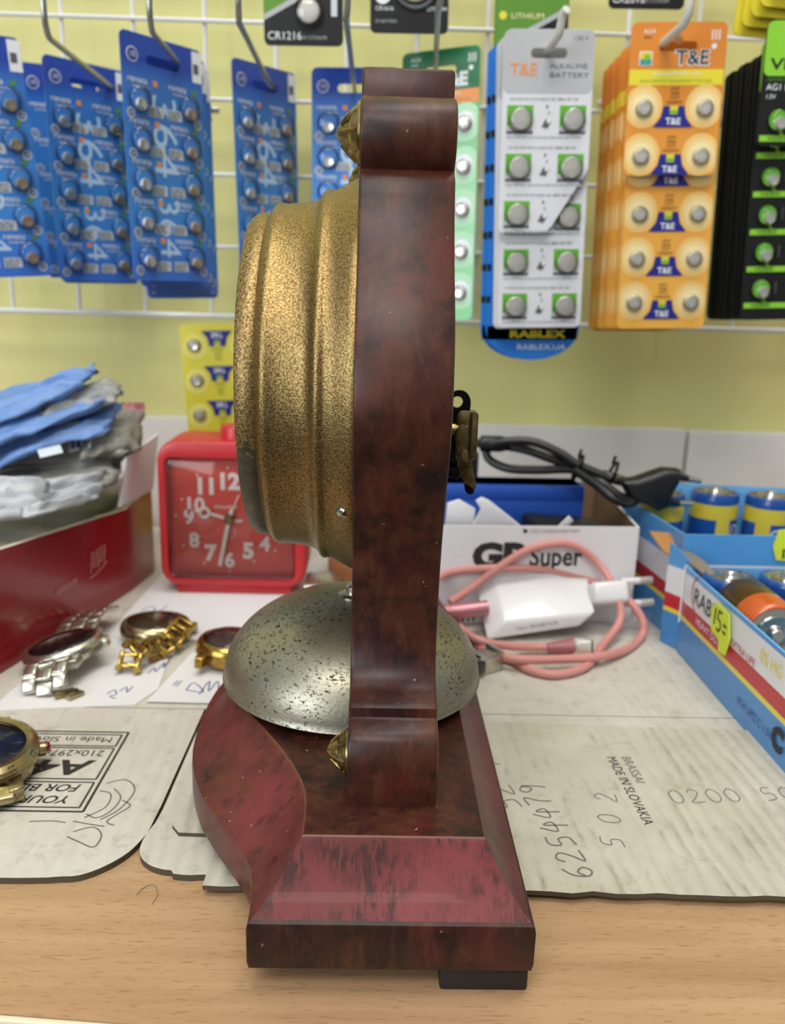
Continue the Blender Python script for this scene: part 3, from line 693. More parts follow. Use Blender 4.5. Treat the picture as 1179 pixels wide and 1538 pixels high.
# yellow card leaning upside down against the wall behind the alarm clock
cy_ = carded(lambda: k_te('yellow_print', 5, w=.050, h=.150, dome='yellow_print', dome2='yellow_print2', txt='leaf_green'), 'yellow button cell card standing upside down behind the red alarm clock', (-.1010, .5705, -.0045 + .0055), 0, 178.2, tilt=0)
cy_.rotation_euler = (R(-1.5), R(177.2), 0); cy_.location = (-.1025, .5830, .0015)
# hooks
hook(-.1640, .2895, .455, 'hook holding the second blue stack from the left')
hook(-.1120, .2918, .448, 'hook holding the nearest blue stack')
hook(-.0690, .2948, .440, 'hook holding the blue card above the gold bezel')
hook(-.0180, .2955, .430, 'hook above the left of the mantel clock holding the straight blue card')
hook(.0325, .3015, .430, 'hook behind the mantel clock top holding the green card', dx=-.008)
hook(.0868, .3005, .466, 'white hook holding the silver-headed alkaline cards', 'hook_white', r=.0021, rise=.010)
hook(.1450, .3035, .452, 'white hook holding the orange stack', 'hook_white', r=.0021)
hook(-.2180, .2895, .430, 'hook of the leftmost blue cards at the photo edge')
hook(.2205, .2990, .445, 'hook holding the black and lime stack', 'hook_white', r=.0021)
# ------------------------------------------------------------------ flattened carton, paper slips
def carton_mat(name, c1, c2, stain, ridge):
    n = N(name)
    wv = n.new('ShaderNodeTexWave'); wv.wave_type = 'BANDS'; wv.bands_direction = 'X'
    wv.inputs['Scale'].default_value = 58; wv.inputs['Distortion'].default_value = 3.2; wv.inputs['Detail'].default_value = 3; wv.inputs['Detail Scale'].default_value = 1.2
    n.link(n.coord((1, .35, 1), (0, 0, R(-6))), wv.inputs['Vector'])
    f = n.noise(22, 5, .65); g = n.noise(75, 4, .7, (1, .45, 1)); fine_ = n.noise(420, 3, .6)
    base = n.mix(n.ramp(f, [(.35, 0.0), (.7, 1.0)]), c1, c2)
    st = n.math('MULTIPLY', n.ramp(g, [(.52, 0.0), (.68, 1.0)]), n.ramp(wv.outputs['Fac'], [(.0, 1.0), (.45, 0.0)]))
    col = n.mix(n.math('MULTIPLY', st, ridge), base, stain)
    col = n.mix(n.ramp(fine_, [(.70, 0.0), (.75, .4)]), col, '#8a8272')
    dd = n.noise(140, 5, .75); col = n.mix(n.math('MULTIPLY', n.ramp(dd, [(.54, 0.0), (.68, 1.0)]), .45), col, '#948c78')
    n.color(col).set(Roughness=.55).bump(n.math('ADD', n.math('MULTIPLY', wv.outputs['Fac'], ridge * 1.2), n.math('MULTIPLY', f, .8)), .45, .0012); M[name] = n.m
carton_mat('carton_white', '#c9c5bc', '#bab4a8', '#8c8468', .22)
carton_mat('carton_stained', '#c4c0b3', '#b0aa9a', '#6d664a', .55)
plain('carton_edge', '#4d4332', .8); plain('print_black', '#2a2827', .6); plain('pencil', '#6c6a66', .7); plain('pen_blue', '#4a4f8c', .6); plain('slip_paper', '#dcdadb', .6, var=.03)  # carton edge colour darkened to paint in the shadow of the flap slit
rg = random.Random(11)
def ragged(p0, p1, n, amp):
    p0 = Vec(p0); p1 = Vec(p1); d = (p1 - p0); nn = Vec((-d.y, d.x)).normalized()
    return [tuple(p0 + d * (i / n) + nn * rg.uniform(-amp, amp)) for i in range(1, n)]
def sheet(b, poly, z0, z1, m, edge='carton_edge'):
    b.poly([(x, y, z1) for x, y in poly], m)
    n = len(poly)
    b.add([(x, y, z0) for x, y in poly] + [(x, y, z1) for x, y in poly], [(i, (i + 1) % n, (i + 1) % n + n, i + n) for i in range(n)] + [tuple(range(n))[::-1]], edge, smooth=False)
def scrib(b, pts, w, m, z):
    b.ribbon([(q.x, q.y) for q in spline([Vec((x, y, 0)) for x, y in pts], 5)], w, m, z=z)
carton = thing('flattened_carton', 'flattened whitish corrugated carton lying under the clock, watches and boxes', 'cardboard', (0, .32, 0))
ZT = .0022
YF = .318   # crease between the panel and its front flaps
b = MB(); sheet(b, [(-.27, YF), (.27, YF), (.27, .60), (-.27, .60)], .0001, ZT, 'carton_white'); b.build('panel', carton, world=True)
# left front flap with the printed label
corner = [(q.x, q.y) for q in spline([Vec((x, y, 0)) for x, y in [(-.0906, .2133), (-.0850, .2140), (-.0790, .2180), (-.0735, .2250), (-.0703, .2345)]], 4)]
flapL = [(-.27, YF - .0004), (-.27, .2150)] + ragged((-.27, .215), (-.094, .2128), 26, .0006) + [(-.094, .2128)] + corner + [(-.0697, .250), (-.0690, YF - .0004)]
b = MB(); sheet(b, flapL, .0001, ZT, 'carton_white')
zt = ZT + .0001
def line(b, p, q, w=.0007, m='print_black'): b.ribbon([p, q], w, m, z=zt)
def rect(b, x0, y0, x1, y1, w=.0007):
    for p, q in (((x0, y0), (x1, y0)), ((x1, y0), (x1, y1)), ((x1, y1), (x0, y1)), ((x0, y1), (x0, y0))): line(b, p, q, w)
rect(b, -.19, .2452, -.0945, .2975, .0009)
rect(b, -.189, .2475, -.0965, .2625); rect(b, -.189, .2645, -.0965, .2855); rect(b, -.189, .2870, -.0965, .2955)
RZ = Euler((0, 0, math.pi)).to_matrix().to_4x4()
def inv(b, t, x, y, s, **k): b.text(t, s, 'print_black', Matrix.Translation((x, y, zt)) @ RZ, **k)
inv(b, 'YOUR STANDARD', -.1010, .2540, .0062, sx=1.0, shear=.25, bold=.0001)
inv(b, 'FOR BLACK & WHITE', -.1000, .2610, .0062, sx=1.0, shear=.25, bold=.0001)
inv(b, 'A4', -.1010, .2765, .0135, sx=1.25, bold=.0004, shear=.15)
inv(b, '210x297mm', -.0990, .2838, .0060, sx=.95)
inv(b, 'Made in Slovakia', -.0990, .2935, .0055, sx=1.05)
for pts in ([(-.092, .262), (-.086, .2645), (-.081, .258), (-.083, .247), (-.0875, .241)], [(-.0885, .2590), (-.0845, .2535), (-.0855, .2460), (-.0890, .2420), (-.0930, .2440)], [(-.093, .2575), (-.0885, .2555), (-.0880, .2480), (-.0930, .2420)], [(-.094, .2345), (-.0885, .2370), (-.0845, .2330), (-.0850, .2270), (-.0905, .2295), (-.0950, .2320)], [(-.0960, .2400), (-.0900, .2385), (-.0850, .2375)], [(-.0835, .2520), (-.0800, .2490), (-.0830, .2440), (-.0850, .2400), (-.0820, .2380)], [(-.1100, .2395), (-.1030, .2400), (-.0980, .2392)]):
    scrib(b, pts, .0005, 'pencil', zt)
b.build('flap', carton, world=True)
# right front flap: rounded corner on its left, torn ragged front edge
flapR = [(-.0680, YF - .0004), (-.0685, .2480)] + [(q.x, q.y) for q in spline([Vec((x, y, 0)) for x, y in [(-.0692, .2400), (-.0706, .2330), (-.0706, .2270), (-.0690, .2225), (-.0655, .2190), (-.0615, .2172), (-.0585, .2168)]], 4)] + [(-.0575, .2152)] + ragged((-.0575, .2150), (-.044, .2150), 5, .0004) + [(-.044, .2150), (-.044, .2140)] + ragged((-.044, .2140), (.27, .2090), 44, .0007) + [(.27, .209), (.27, YF - .0004)]
b = MB(); sheet(b, flapR, .0001, ZT, 'carton_white'); b.build('flap', carton, world=True)
# stained torn layer on top of the right flap
lay = [(-.0462, .2325), (-.0470, .2225), (-.0474, .2085)] + ragged((-.0474, .2085), (.27, .2058), 50, .0006) + [(.27, .2058), (.27, .3030), (.12, .3060), (.03, .3100), (-.058, .3050), (-.0585, .2700), (-.0630, .2370), (-.0600, .2330)]
b = MB(); sheet(b, lay, ZT - .0001, ZT + .0014, 'carton_stained')
zt = ZT + .0015
RM = Euler((0, 0, R(-88))).to_matrix().to_4x4()
b.text('BRASSAI', .0052, 'pencil', Matrix.Translation((.0962, .2832, zt)) @ RM, sx=.95)
b.text('MADE IN SLOVAKIA', .0052, 'print_black', Matrix.Translation((.0905, .2830, zt)) @ RM, sx=.92)
def hand(b, s, x, y, size, rot, m='pencil', w=.0006):
    D = {'0': [(.5, 1), (.1, .7), (.15, .15), (.5, 0), (.85, .3), (.8, .8), (.5, 1)], '1': [(.2, .7), (.55, 1), (.5, 0)], '2': [(.1, .75), (.4, 1), (.8, .8), (.5, .4), (.05, .02), (.9, .05)], '4': [(.5, 1), (.1, .4), (.9, .45), (.7, .8), (.55, -.1)], '5': [(.9, 1), (.3, .95), (.2, .55), (.7, .55), (.75, .15), (.1, 0)], '6': [(.8, 1), (.3, .7), (.15, .2), (.5, 0), (.8, .25), (.5, .5), (.2, .3)], '7': [(.1, .95), (.85, 1), (.5, .5), (.35, 0)], '9': [(.8, .8), (.4, 1), (.15, .75), (.5, .5), (.8, .85), (.7, .3), (.5, -.1)], '8': [(.5, .5), (.2, .8), (.5, 1), (.8, .8), (.2, .2), (.5, 0), (.8, .25), (.5, .5)], ' ': None, '-': [(.1, .5), (.9, .5)]}
    T_ = Matrix.Translation((x, y, zt)) @ Euler((0, 0, R(rot))).to_matrix().to_4x4()
    for i, ch in enumerate(s):
        if D.get(ch): b.ribbon([(q.x + i * size * .85, q.y) for q in spline([Vec((a * size * .7, c * size, 0)) for a, c in D[ch]], 5)], w, m, T_)
hand(b, '6254479', .0690, .2140, .0088, 98)
hand(b, '0200 50', .1060, .2530, .0080, 4, w=.0004)
hand(b, '5 0 2', .0820, .2280, .0075, 80, w=.0004)
hand(b, '52 91', .0530, .2490, .0095, 100, w=.0005)
b.build('torn_layer', carton, world=True)
def slip(label, poly, z, strokes, curl=0.0):
    c = sum((Vec(p) for p in poly), Vec((0, 0))) / len(poly)
    t = MB(); sheet(t, [(p[0] - c.x, p[1] - c.y) for p in poly], 0, .00025, 'slip_paper', 'slip_paper')
    for st in strokes: scrib(t, [(p[0] - c.x, p[1] - c.y) for p in st], .00055, 'pen_blue', .00035)
    o = t.build('paper_slip'); o.location = (c.x, c.y, z); tag(o, label, 'paper', 'handwritten paper slips under the watches'); return o
slip('white paper slip with blue handwriting under the steel and the gold bracelet watches', [(-.1560, .3130), (-.0985, .3200), (-.0925, .3350), (-.1010, .4150), (-.1290, .4180), (-.1500, .3800)], ZT + .0001, [[(-.1130, .3290), (-.1110, .3330), (-.1090, .3290), (-.1110, .3270), (-.1080, .3250)], [(-.1085, .3320), (-.1065, .3360), (-.1050, .3310), (-.1040, .3370)], [(-.1010, .3500), (-.0995, .3560), (-.0980, .3520), (-.0965, .3620), (-.0955, .3560), (-.0950, .3700)]])
slip('white paper slip with blue ink under the small gold watch next to the bell', [(-.0940, .3220), (-.0520, .3215), (-.0480, .3700), (-.0860, .3720)], ZT + .00075, [[(-.0800, .3330), (-.0780, .3400), (-.0720, .3310), (-.0800, .3330)], [(-.0735, .3290), (-.0715, .3420), (-.0700, .3320), (-.0680, .3420), (-.0660, .3330)], [(-.0865, .3370), (-.0855, .3420)], [(-.0850, .3360), (-.0838, .3420)]])
slip('large blank white paper in front of the red alarm clock', [(-.1330, .3900), (-.0100, .3850), (-.0050, .5200), (-.1280, .5250)], ZT + .00042, [[(-.1250, .4260), (-.1215, .4330), (-.1180, .4280), (-.1215, .4230), (-.1160, .4250), (-.1130, .4350)]])
# a loose dark hair on the desk
b = MB(); hp = [(-0.0666, 0.2083, 0), (-0.065, 0.2118, 0), (-0.0624, 0.2124, 0), (-0.0606, 0.2084, 0), (-0.0611, 0.2043, 0)]
b.tube([Vec((p[0], p[1], .0003)) for p in hp], .00008, 'pencil', n=5, smooth=6); o = b.build('hair_strand'); tag(o, 'loose dark hair curled on the bare desk in front of the carton', 'hair')
# ------------------------------------------------------------------ watches
n = N('steel_brushed'); f = n.noise(1, 3, .6, (1800, 120, 300)); n.color(n.ramp(f, [(.3, '#a9a79a'), (.7, '#d6d3c6')])).set(Metallic=.95, Roughness=.27); M['steel_brushed'] = n.m
n = N('gold_plate'); f = n.noise(160, 3); n.color(n.ramp(f, [(.3, '#8a6c30'), (.7, '#b5964f')])).set(Metallic=.95, Roughness=.22); M['gold_plate'] = n.m
n = N('pale_gold'); f = n.noise(160, 3); n.color(n.ramp(f, [(.3, '#8b7d5c'), (.7, '#b5a680')])).set(Metallic=.95, Roughness=.25); M['pale_gold'] = n.m
plain('dial_dark', '#1d1416', .25, coat=.6); plain('dial_bronze', '#4a3a2c', .3, coat=.5); plain('dial_blue', '#1b1f33', .25, coat=.6); plain('dial_plum', '#4b3538', .3, coat=.5); plain('ruby', '#7a1418', .2, coat=.5)
def watch(label, loc, rot, r, th, case, dial, glass_dome=.0012, marks='steel_brushed', lugs=True, crown=True, numerals=False):
    t = thing('wrist_watch', label, 'watch', loc, rot, 'loose watches on the carton')
    b = MB(); b.lathe([(0, 0), (r * .86, 0), (r * .97, th * .18), (r, th * .45), (r * .99, th * .72), (r * .93, th * .92), (r * .88, th), (r * .82, th * .98), (r * .80, th * .85), (0, th * .85)], case, n=56); 
    if lugs:
        for sx in (-1, 1):
            for sy in (-1, 1):
                b.prism([(sx * r * .40, sy * r * .80), (sx * r * .66, sy * r * .66), (sx * r * .64, sy * r * 1.16), (sx * r * .42, sy * r * 1.20)], th * .08, th * .62, case, bev=.0005)
    cs = b.build('case', t, angle=40)
    if numerals:
        b = MB()
        b.lathe([(r * .99, th * .70), (r * 1.02, th * .80), (r * 1.0, th * .98), (r * .90, th * 1.10), (r * .80, th * 1.06), (r * .80, th * .90)], case, n=56)
        for i, s_ in enumerate(('', '5', '10', '15', '20', '25', '30', '35', '40', '45', '50', '55')):
            a = R(-30 * i + 90); T_ = Matrix.Translation((r * .95 * math.cos(a), r * .95 * math.sin(a), th * 1.065)) @ Euler((0, 0, a - math.pi / 2)).to_matrix().to_4x4() @ Euler((R(-45), 0, 0)).to_matrix().to_4x4()
            b.text(s_, r * .15, 'print_black', T_, align='CENTER')
        b.build('turning_bezel', cs, angle=40)
    b = MB(); b.lathe([(0, th * .86), (r * .80, th * .86), (r * .80, th * .862), (0, th * .87)], dial, n=40)
    for i in range(12):
        a = R(30 * i); b.box((r * .66 * math.cos(a), r * .66 * math.sin(a), th * .88), (r * .16, r * .04, .0002), marks, Euler((0, 0, 0)).to_matrix().to_4x4() if False else None) if i % 3 == 0 and i % 6 == 0 else b.ribbon([(r * .57 * math.cos(a), r * .57 * math.sin(a)), (r * .73 * math.cos(a), r * .73 * math.sin(a))], r * .05, marks, z=th * .885)
    b.ribbon([(0, 0), (r * .40, r * .15)], r * .05, marks, z=th * .90); b.ribbon([(0, 0), (-r * .25, r * .55)], r * .04, marks, z=th * .91)
    b.build('dial', t)
    b = MB(); b.lathe([(r * .81, th * .90), (r * .79, th * 1.02), (r * .6, th * 1.02 + glass_dome * .6), (0, th * 1.02 + glass_dome), (0, th * 1.0 + glass_dome * .8), (r * .6, th * .98 + glass_dome * .4), (r * .77, th * .95)], 'clear_film', n=40); b.build('crystal', cs, angle=60)
    if crown:
        b = MB(); b.lathe([(0, 0), (.0022, 0), (.0026, .0004), (.0026, .0024), (.0020, .0030), (0, .0030)], case, Matrix.Translation((r * .98, 0, th * .45)) @ Euler((0, R(90), 0)).to_matrix().to_4x4(), n=16); b.build('crown', cs)
    return t
def row(w, h, th, m, gap=.0003):
    """one bracelet row: two side links and a centre link set half a pitch forward"""
    b = MB()
    for s_ in (-1, 1): b.box((s_ * w * .345, 0, 0), (w * .30, h - gap, th), m, bev=th * .30, seg=3)
    b.box((0, -h * .42, 0), (w * .37, h - gap, th * .96), m, bev=th * .30, seg=3)
    b.tube([(-w * .46, -h * .5, 0), (w * .46, -h * .5, 0)], th * .22, m, n=6)
    return b
def bracelet(t, path, w, h, th, m, name='bracelet_link'):
    """rows laid along a path given in the watch's own frame"""
    P = [Vec(p) for p in path]; d = 0; i = 0; pts = []
    cum = [0]
    for a, c in zip(P, P[1:]): cum.append(cum[-1] + (c - a).length)
    s_ = h / 2
    while s_ < cum[-1]:
        k = max(j for j in range(len(cum) - 1) if cum[j] <= s_); u = (s_ - cum[k]) / (cum[k + 1] - cum[k])
        p = P[k].lerp(P[k + 1], u); tn = (P[k + 1] - P[k]).normalized()
        side = Vec((1, 0, 0)) - tn * tn.x; side.normalize()
        T_ = frame(p, side, -tn)
        lb = row(w, h, th, m); o = MB(); o.mats = lb.mats; o.f = lb.f; o.mi = lb.mi; o.sm = lb.sm; o.v = [tuple(T_ @ Vec(v)) for v in lb.v]
        o.build(name, t); s_ += h
zb = ZT + .0009
w1 = watch('steel bracelet watch with a dark red reflecting crystal, beside the red box', (-.1395, .3560, zb + .0040), (R(-2), R(-13), R(4)), .0182, .0080, 'steel_brushed', 'dial_dark')
bracelet(w1, [Vec(p) for p in [tuple(q) for q in spline([Vec((0, -.0165, .0052)), Vec((0, -.0215, .0056)), Vec((-.0005, -.0262, .0035)), Vec((-.001, -.0295, -.0020))], 6)]], .0190, .0058, .0026, 'steel_brushed')
bracelet(w1, spline([Vec((0, .0175, .0050)), Vec((.0008, .0240, .0072)), Vec((.0015, .0330, .0078)), Vec((.002, .0440, .0062)), Vec((.003, .053, .003))], 6), .0200, .0062, .0024, 'steel_brushed')
w2 = watch('bronze-dialled watch with its gilt bracelet piled up in front of it', (-.1075, .3900, zb + .0002), (R(-3), R(3), R(20)), .0175, .0090, 'pale_gold', 'dial_bronze', marks='gold_plate', lugs=False)
def chain(t, path, w, m):
    P = [Vec(p) for p in path]
    for i, (a, c) in enumerate(zip(P, P[1:])):
        tn = (c - a).normalized(); mid = (a + c) / 2; L = (c - a).length
        up = Vec((0, 0, 1)); side = tn.cross(up).normalized(); side = (side * .75 + up * (.65 if i % 2 else .3)).normalized()
        T_ = frame(mid, tn, side)
        b = MB()
        for s_ in (-1, 1):
            b.box((0, s_ * w * .40, 0), (L * .96, w * .20, .0024), m, T_, bev=.0007)
            b.lathe([(0, -.0015), (.0016, -.0015), (.0016, .0015), (0, .0015)], m, T_ @ Matrix.Translation((L * .5, s_ * w * .40, 0)), n=12)
        b.box((L * .30, 0, 0), (L * .30, w * .7, .0022), m, T_, bev=.0006); b.box((-L * .30, 0, 0), (L * .22, w * .7, .0018), m, T_, bev=.0005)
        b.build('bracelet_link', t)
inv2 = w2.matrix_basis.inverted()
chain(w2, [inv2 @ Vec(p) for p in [(-.0905, .3880, .0135), (-.0935, .3800, .0120), (-.0960, .3725, .0085), (-.1005, .3690, .0060), (-.1040, .3640, .0075), (-.1065, .3585, .0115), (-.1085, .3530, .0120), (-.1095, .3490, .0050)]], .0105, 'gold_plate')
w3 = watch('small thick gold watch without a strap, half hidden by the silver bell', (-.0655, .3640, zb + .0010), (R(-4), R(4), R(-10)), .0168, .0105, 'gold_plate', 'dial_plum', glass_dome=.003, crown=False)
w4 = watch('gilt diver watch with engraved turning bezel cut off by the left photo edge', (-.1385, .2650, zb + .0014), (R(4), R(3), R(28)), .0205, .0098, 'pale_gold', 'dial_blue', numerals=True)
bracelet(w4, spline([Vec((0, -.0200, .0045)), Vec((0, -.0235, .0038)), Vec((0, -.0272, .0020))], 6), .0210, .0064, .0028, 'pale_gold')
b = MB(); b.lathe([(0, 0), (.0020, 0), (.0022, .001), (.0016, .002), (0, .0024)], 'ruby', Matrix.Translation((.0222, 0, .0050)) @ Euler((0, R(90), 0)).to_matrix().to_4x4(), n=14); b.build('crown_tip', w4)
def small_link(label, loc, rz):
    b = MB()
    for s_ in (-1, 1): b.box((s_ * .0022, 0, .0009), (.0012, .0075, .0018), 'pale_gold', bev=.0003)
    for s_ in (-1, 1): b.box((0, s_ * .0030, .0009), (.0038, .0012, .0016), 'pale_gold', bev=.0003)
    o = b.build('bracelet_link'); o.location = loc; o.rotation_euler[2] = R(rz); tag(o, label, 'watch link', 'loose bracelet links')
small_link('loose brass bracelet link lying flat right of the steel watch end', (-.1262, .3262, zb - .0002), -35)
b = MB(); b.box((0, 0, .0011), (.0022, .0090, .0022), 'brass', bev=.0005); o = b.build('bracelet_link'); o.location = (-.1298, .3262, zb); o.rotation_euler[2] = R(-40); tag(o, 'dark loose bracelet bar touching the steel watch end', 'watch link', 'loose bracelet links')
# steel clasp right of the bell
t = thing('watch_clasp', 'steel watch clasp lying on the carton just right of the silver bell', 'watch clasp', (.0535, .3610, ZT + .0001), (0, 0, R(32)))
b = MB(); b.box((0, 0, .0045), (.016, .010, .0090), 'steel_brushed', bev=.0012); b.build('clasp_body', t)
b = MB(); b.box((-.0075, -.0040, .0050), (.006, .006, .0060), 'dial_dark', bev=.0008); b.build('clasp_opening', t)
for s_ in (-1, 1):
    b = MB(); b.tube([(s_ * .006, -.0056, .0092), (s_ * .006, .0056, .0092)], .0012, 'steel', n=10); b.build('hinge_pin', t)
# ------------------------------------------------------------------ red box of plastic bags, alarm clock
plain('red_gloss', '#8f151b', .3, coat=.25, var=.04); plain('beige_board', '#cfc3b0', .7); plain('box_white', '#ecebee', .5, var=.03); plain('red_plastic', '#b9262c', .35, var=.03); plain('red_dial', '#cc3a2c', .45); plain('numeral_white', '#e9dcd6', .5); plain('hand_cream', '#e8e2d2', .4); plain('silver_print', '#d08f88', .4)
def film(name, col, alpha, rough=.25, tint2=None):
    n = N(name)
    f = n.noise(45, 4, .6)
    d = n.new('ShaderNodeBsdfPrincipled'); n.t.nodes.remove(n.b); n.b = d
    n.color(n.mix(f, col, tint2 or col)).set(Roughness=rough)
    g = n.noise(1, 4, .7, (60, 260, 260), (0, 0, R(25)), 1.5); n.bump(g, .45, .003)
    tr = n.new('ShaderNodeBsdfTransparent'); mx = n.new('ShaderNodeMixShader'); fr = n.new('ShaderNodeFresnel'); fr.inputs[0].default_value = 1.35
    mxx = n.math('MAXIMUM', fr.outputs[0], alpha)
    n.link(mxx, mx.inputs[0]); n.link(tr.outputs[0], mx.inputs[1]); n.link(d.outputs[0], mx.inputs[2])
    n.link(mx.outputs[0], n.t.nodes['Material Output'].inputs[0]); M[name] = n.m
film('blue_film', '#5a88d2', .80, .22, '#8fb0e2'); film('grey_film', '#b4b3aa', .55, .12, '#dddcd6'); film('dull_film', '#918e84', .75, .18, '#b3b1a7'); film('white_film', '#dfe3ea', .80, .22, '#c6ccd6'); film('pink_film', '#d38c95', .85, .3)
rb = thing('red_box', 'glossy red open cardboard box full of plastic bags at the left edge', 'box', (-.25, .40, 0))
wall_o = [(-.1790, .300), (-.1664, .3468), (-.1401, .457), (-.1353, .4931), (-.1420, .520), (-.40, .520), (-.40, .300)]
def inset(poly, d):
    out = []; n = len(poly)
    for i in range(n):
        p0, p1, p2 = (Vec(poly[(i + k) % n]) for k in (-1, 0, 1))
        e1 = (p1 - p0).normalized(); e2 = (p2 - p1).normalized(); n1 = Vec((-e1.y, e1.x)); n2 = Vec((-e2.y, e2.x))
        m = (n1 + n2).normalized(); out.append(tuple(p1 + m * d / max(.3, m.dot(n1))))
    return out
def open_box(name, parent, poly, hts, th, mo, mi, mt, floor_=True, extra=None, ccw=True):
    """walls of a box with an individual height at each corner; outer, inner and rim materials"""
    ins = inset(poly, th if ccw else -th); n = len(poly); b = MB()
    vs = [(x, y, .0003 + ZT) for x, y in poly] + [(x, y, h) for (x, y), h in zip(poly, hts)] + [(x, y, h) for (x, y), h in zip(ins, hts)] + [(x, y, .0012 + ZT) for x, y in ins]
    j = lambda i: (i + 1) % n
    b.add(vs, [(i, j(i), j(i) + n, i + n) for i in range(n)], mo, smooth=False)
    b.add(vs, [(i + n, j(i) + n, j(i) + 2 * n, i + 2 * n) for i in range(n)], mt, smooth=False)
    b.add(vs, [(i + 2 * n, j(i) + 2 * n, j(i) + 3 * n, i + 3 * n) for i in range(n)] + [tuple(range(3 * n, 4 * n))], mi, smooth=False)
    b.add(vs, [tuple(range(n))[::-1]], mo, smooth=False)
    if extra: extra(b)
    return b.build(name, parent, world=True)
def red_print(b):
    T_ = frame((-.1558, .3900, .0245), Vec((-.1401, .457, 0)) - Vec((-.1664, .3468, 0)), (0, 0, 1))
    T_ = T_ @ Matrix.Translation((0, 0, .0003))
    b.text('assorti', .0065, 'silver_print', T_, shear=.25, sx=1.0)
    for pts in ([(.036, .002), (.039, .012), (.042, .014), (.041, .004), (.046, .012), (.048, .015), (.047, .003)], [(.049, .004), (.052, .014), (.055, .015), (.052, .006), (.057, .009), (.060, .016), (.058, .004)], [(.034, -.001), (.045, .000), (.062, .004)]):
        b.ribbon([(q.x * .62 + .008, q.y * .85) for q in spline([Vec((x, y, 0)) for x, y in pts], 5)], .0006, 'silver_print', T_)
open_box('box_body', rb, wall_o, [.0600, .0590, .0515, .0560, .0560, .056, .060], .0032, 'red_gloss', 'beige_board', 'beige_board', extra=red_print, ccw=True)
def flapq(name, parent, q, th, mo, mi=None):
    """a thick quad panel from four world points"""
    p = [Vec(a) for a in q]; nn = (p[1] - p[0]).cross(p[3] - p[0]).normalized() * th
    b = MB(); b.add([a for a in p] + [a + nn for a in p], [(0, 1, 2, 3)], mo, smooth=False)
    b.add([a for a in p] + [a + nn for a in p], [(7, 6, 5, 4), (0, 4, 5, 1), (1, 5, 6, 2), (2, 6, 7, 3), (3, 7, 4, 0)], mi or mo, smooth=False); return b.build(name, parent, world=True)
flapq('box_flap', rb, [(-0.1415, 0.452, 0.054), (-0.1364, 0.452, 0.082), (-0.131, 0.5, 0.0878), (-0.1329, 0.49, 0.0559)], .0012, 'box_white')
def bag(label, q, amp, m, th=.0015, seed=1, n=18, freq=2.2, name='plastic_bag', sag=0.0):
    """crumpled flat bag: a closed pillow over four world corners with folds running along its length"""
    from mathutils import noise as mn
    p = [Vec(a) for a in q]; c = sum(p, Vec()) / 4
    nn = (p[1] - p[0]).cross(p[3] - p[0]).normalized()
    if nn.z < 0: nn = -nn
    vs = []; fs = []
    for side in (1, -1):
        for i in range(n + 1):
            for j in range(n + 1):
                u, v = i / n, j / n
                a = p[0].lerp(p[1], u); d = p[3].lerp(p[2], u); x = a.lerp(d, v)
                fold = mn.noise(Vec((u * freq * .8 + seed * 7.1, v * freq * 3.2, seed * 3.3))) * amp + mn.noise(Vec((u * freq * 3, v * freq * 7, seed * 5.7))) * amp * .45
                ed = min(u, 1 - u, v, 1 - v); pil = min(1, ed * 6)
                wob = Vec((mn.noise(Vec((u * 5, v * 5, seed * 1.7))), mn.noise(Vec((v * 5, u * 5, seed * 2.9))), 0)) * amp * .6
                vs.append(x + nn * (fold + side * th * pil - sag * math.sin(math.pi * u) * math.sin(math.pi * v)) + wob - c)
    k = (n + 1) ** 2
    for s_ in (0, 1):
        for i in range(n):
            for j in range(n):
                f = [i * (n + 1) + j, (i + 1) * (n + 1) + j, (i + 1) * (n + 1) + j + 1, i * (n + 1) + j + 1]
                fs.append([x + s_ * k for x in (f if s_ == 0 else f[::-1])])
    b = MB(); b.add(vs, fs, m); o = b.build(name, angle=70)
    bm = bmesh.new(); bm.from_mesh(o.data); bmesh.ops.remove_doubles(bm, verts=bm.verts, dist=1e-5); bm.to_mesh(o.data); bm.free()
    o.location = c; tag(o, label, 'plastic bag', 'plastic bags heaped in the red box'); return o
v = lambda *a: a
# bottom of the heap: grey zip bags lying over each other, then blue bags on top, white bags in front
bag('dull grey plastic bag filling the bottom of the red box', [(-.36, .345, .038), (-.165, .380, .040), (-.150, .500, .050), (-.38, .505, .046)], .005, 'dull_film', .006, 3)
bag('grey clear bag just under the white ones at the front of the heap', [(-0.1997, 0.392, 0.0633), (-0.1376, 0.43, 0.0693), (-0.1449, 0.48, 0.0757), (-0.2417, 0.46, 0.0809)], .006, 'dull_film', .005, 5)
bag('clear bag with bright folds in the middle of the heap', [(-0.2163, 0.42, 0.0662), (-0.1422, 0.44, 0.0743), (-0.1414, 0.49, 0.0859), (-0.2453, 0.47, 0.0942)], .006, 'grey_film', .006, 8)
bag('creased grey bag directly below the blue bags', [(-0.2143, 0.425, 0.0757), (-0.1356, 0.45, 0.0853), (-0.1397, 0.5, 0.0964), (-0.2545, 0.49, 0.1027)], .006, 'grey_film', .007, 12)
bag('crumpled grey bag at the right end of the heap beneath the pink scrap', [(-0.154, 0.43, 0.085), (-0.1304, 0.46, 0.0855), (-0.1396, 0.5, 0.0997), (-0.1776, 0.49, 0.1)], .006, 'dull_film', .006, 17)
bag('lower blue plastic bag in the heap', [(-0.202, 0.4, 0.0789), (-0.1424, 0.44, 0.1012), (-0.1402, 0.47, 0.1104), (-0.2328, 0.46, 0.096)], .0045, 'blue_film', .003, 21, freq=3)
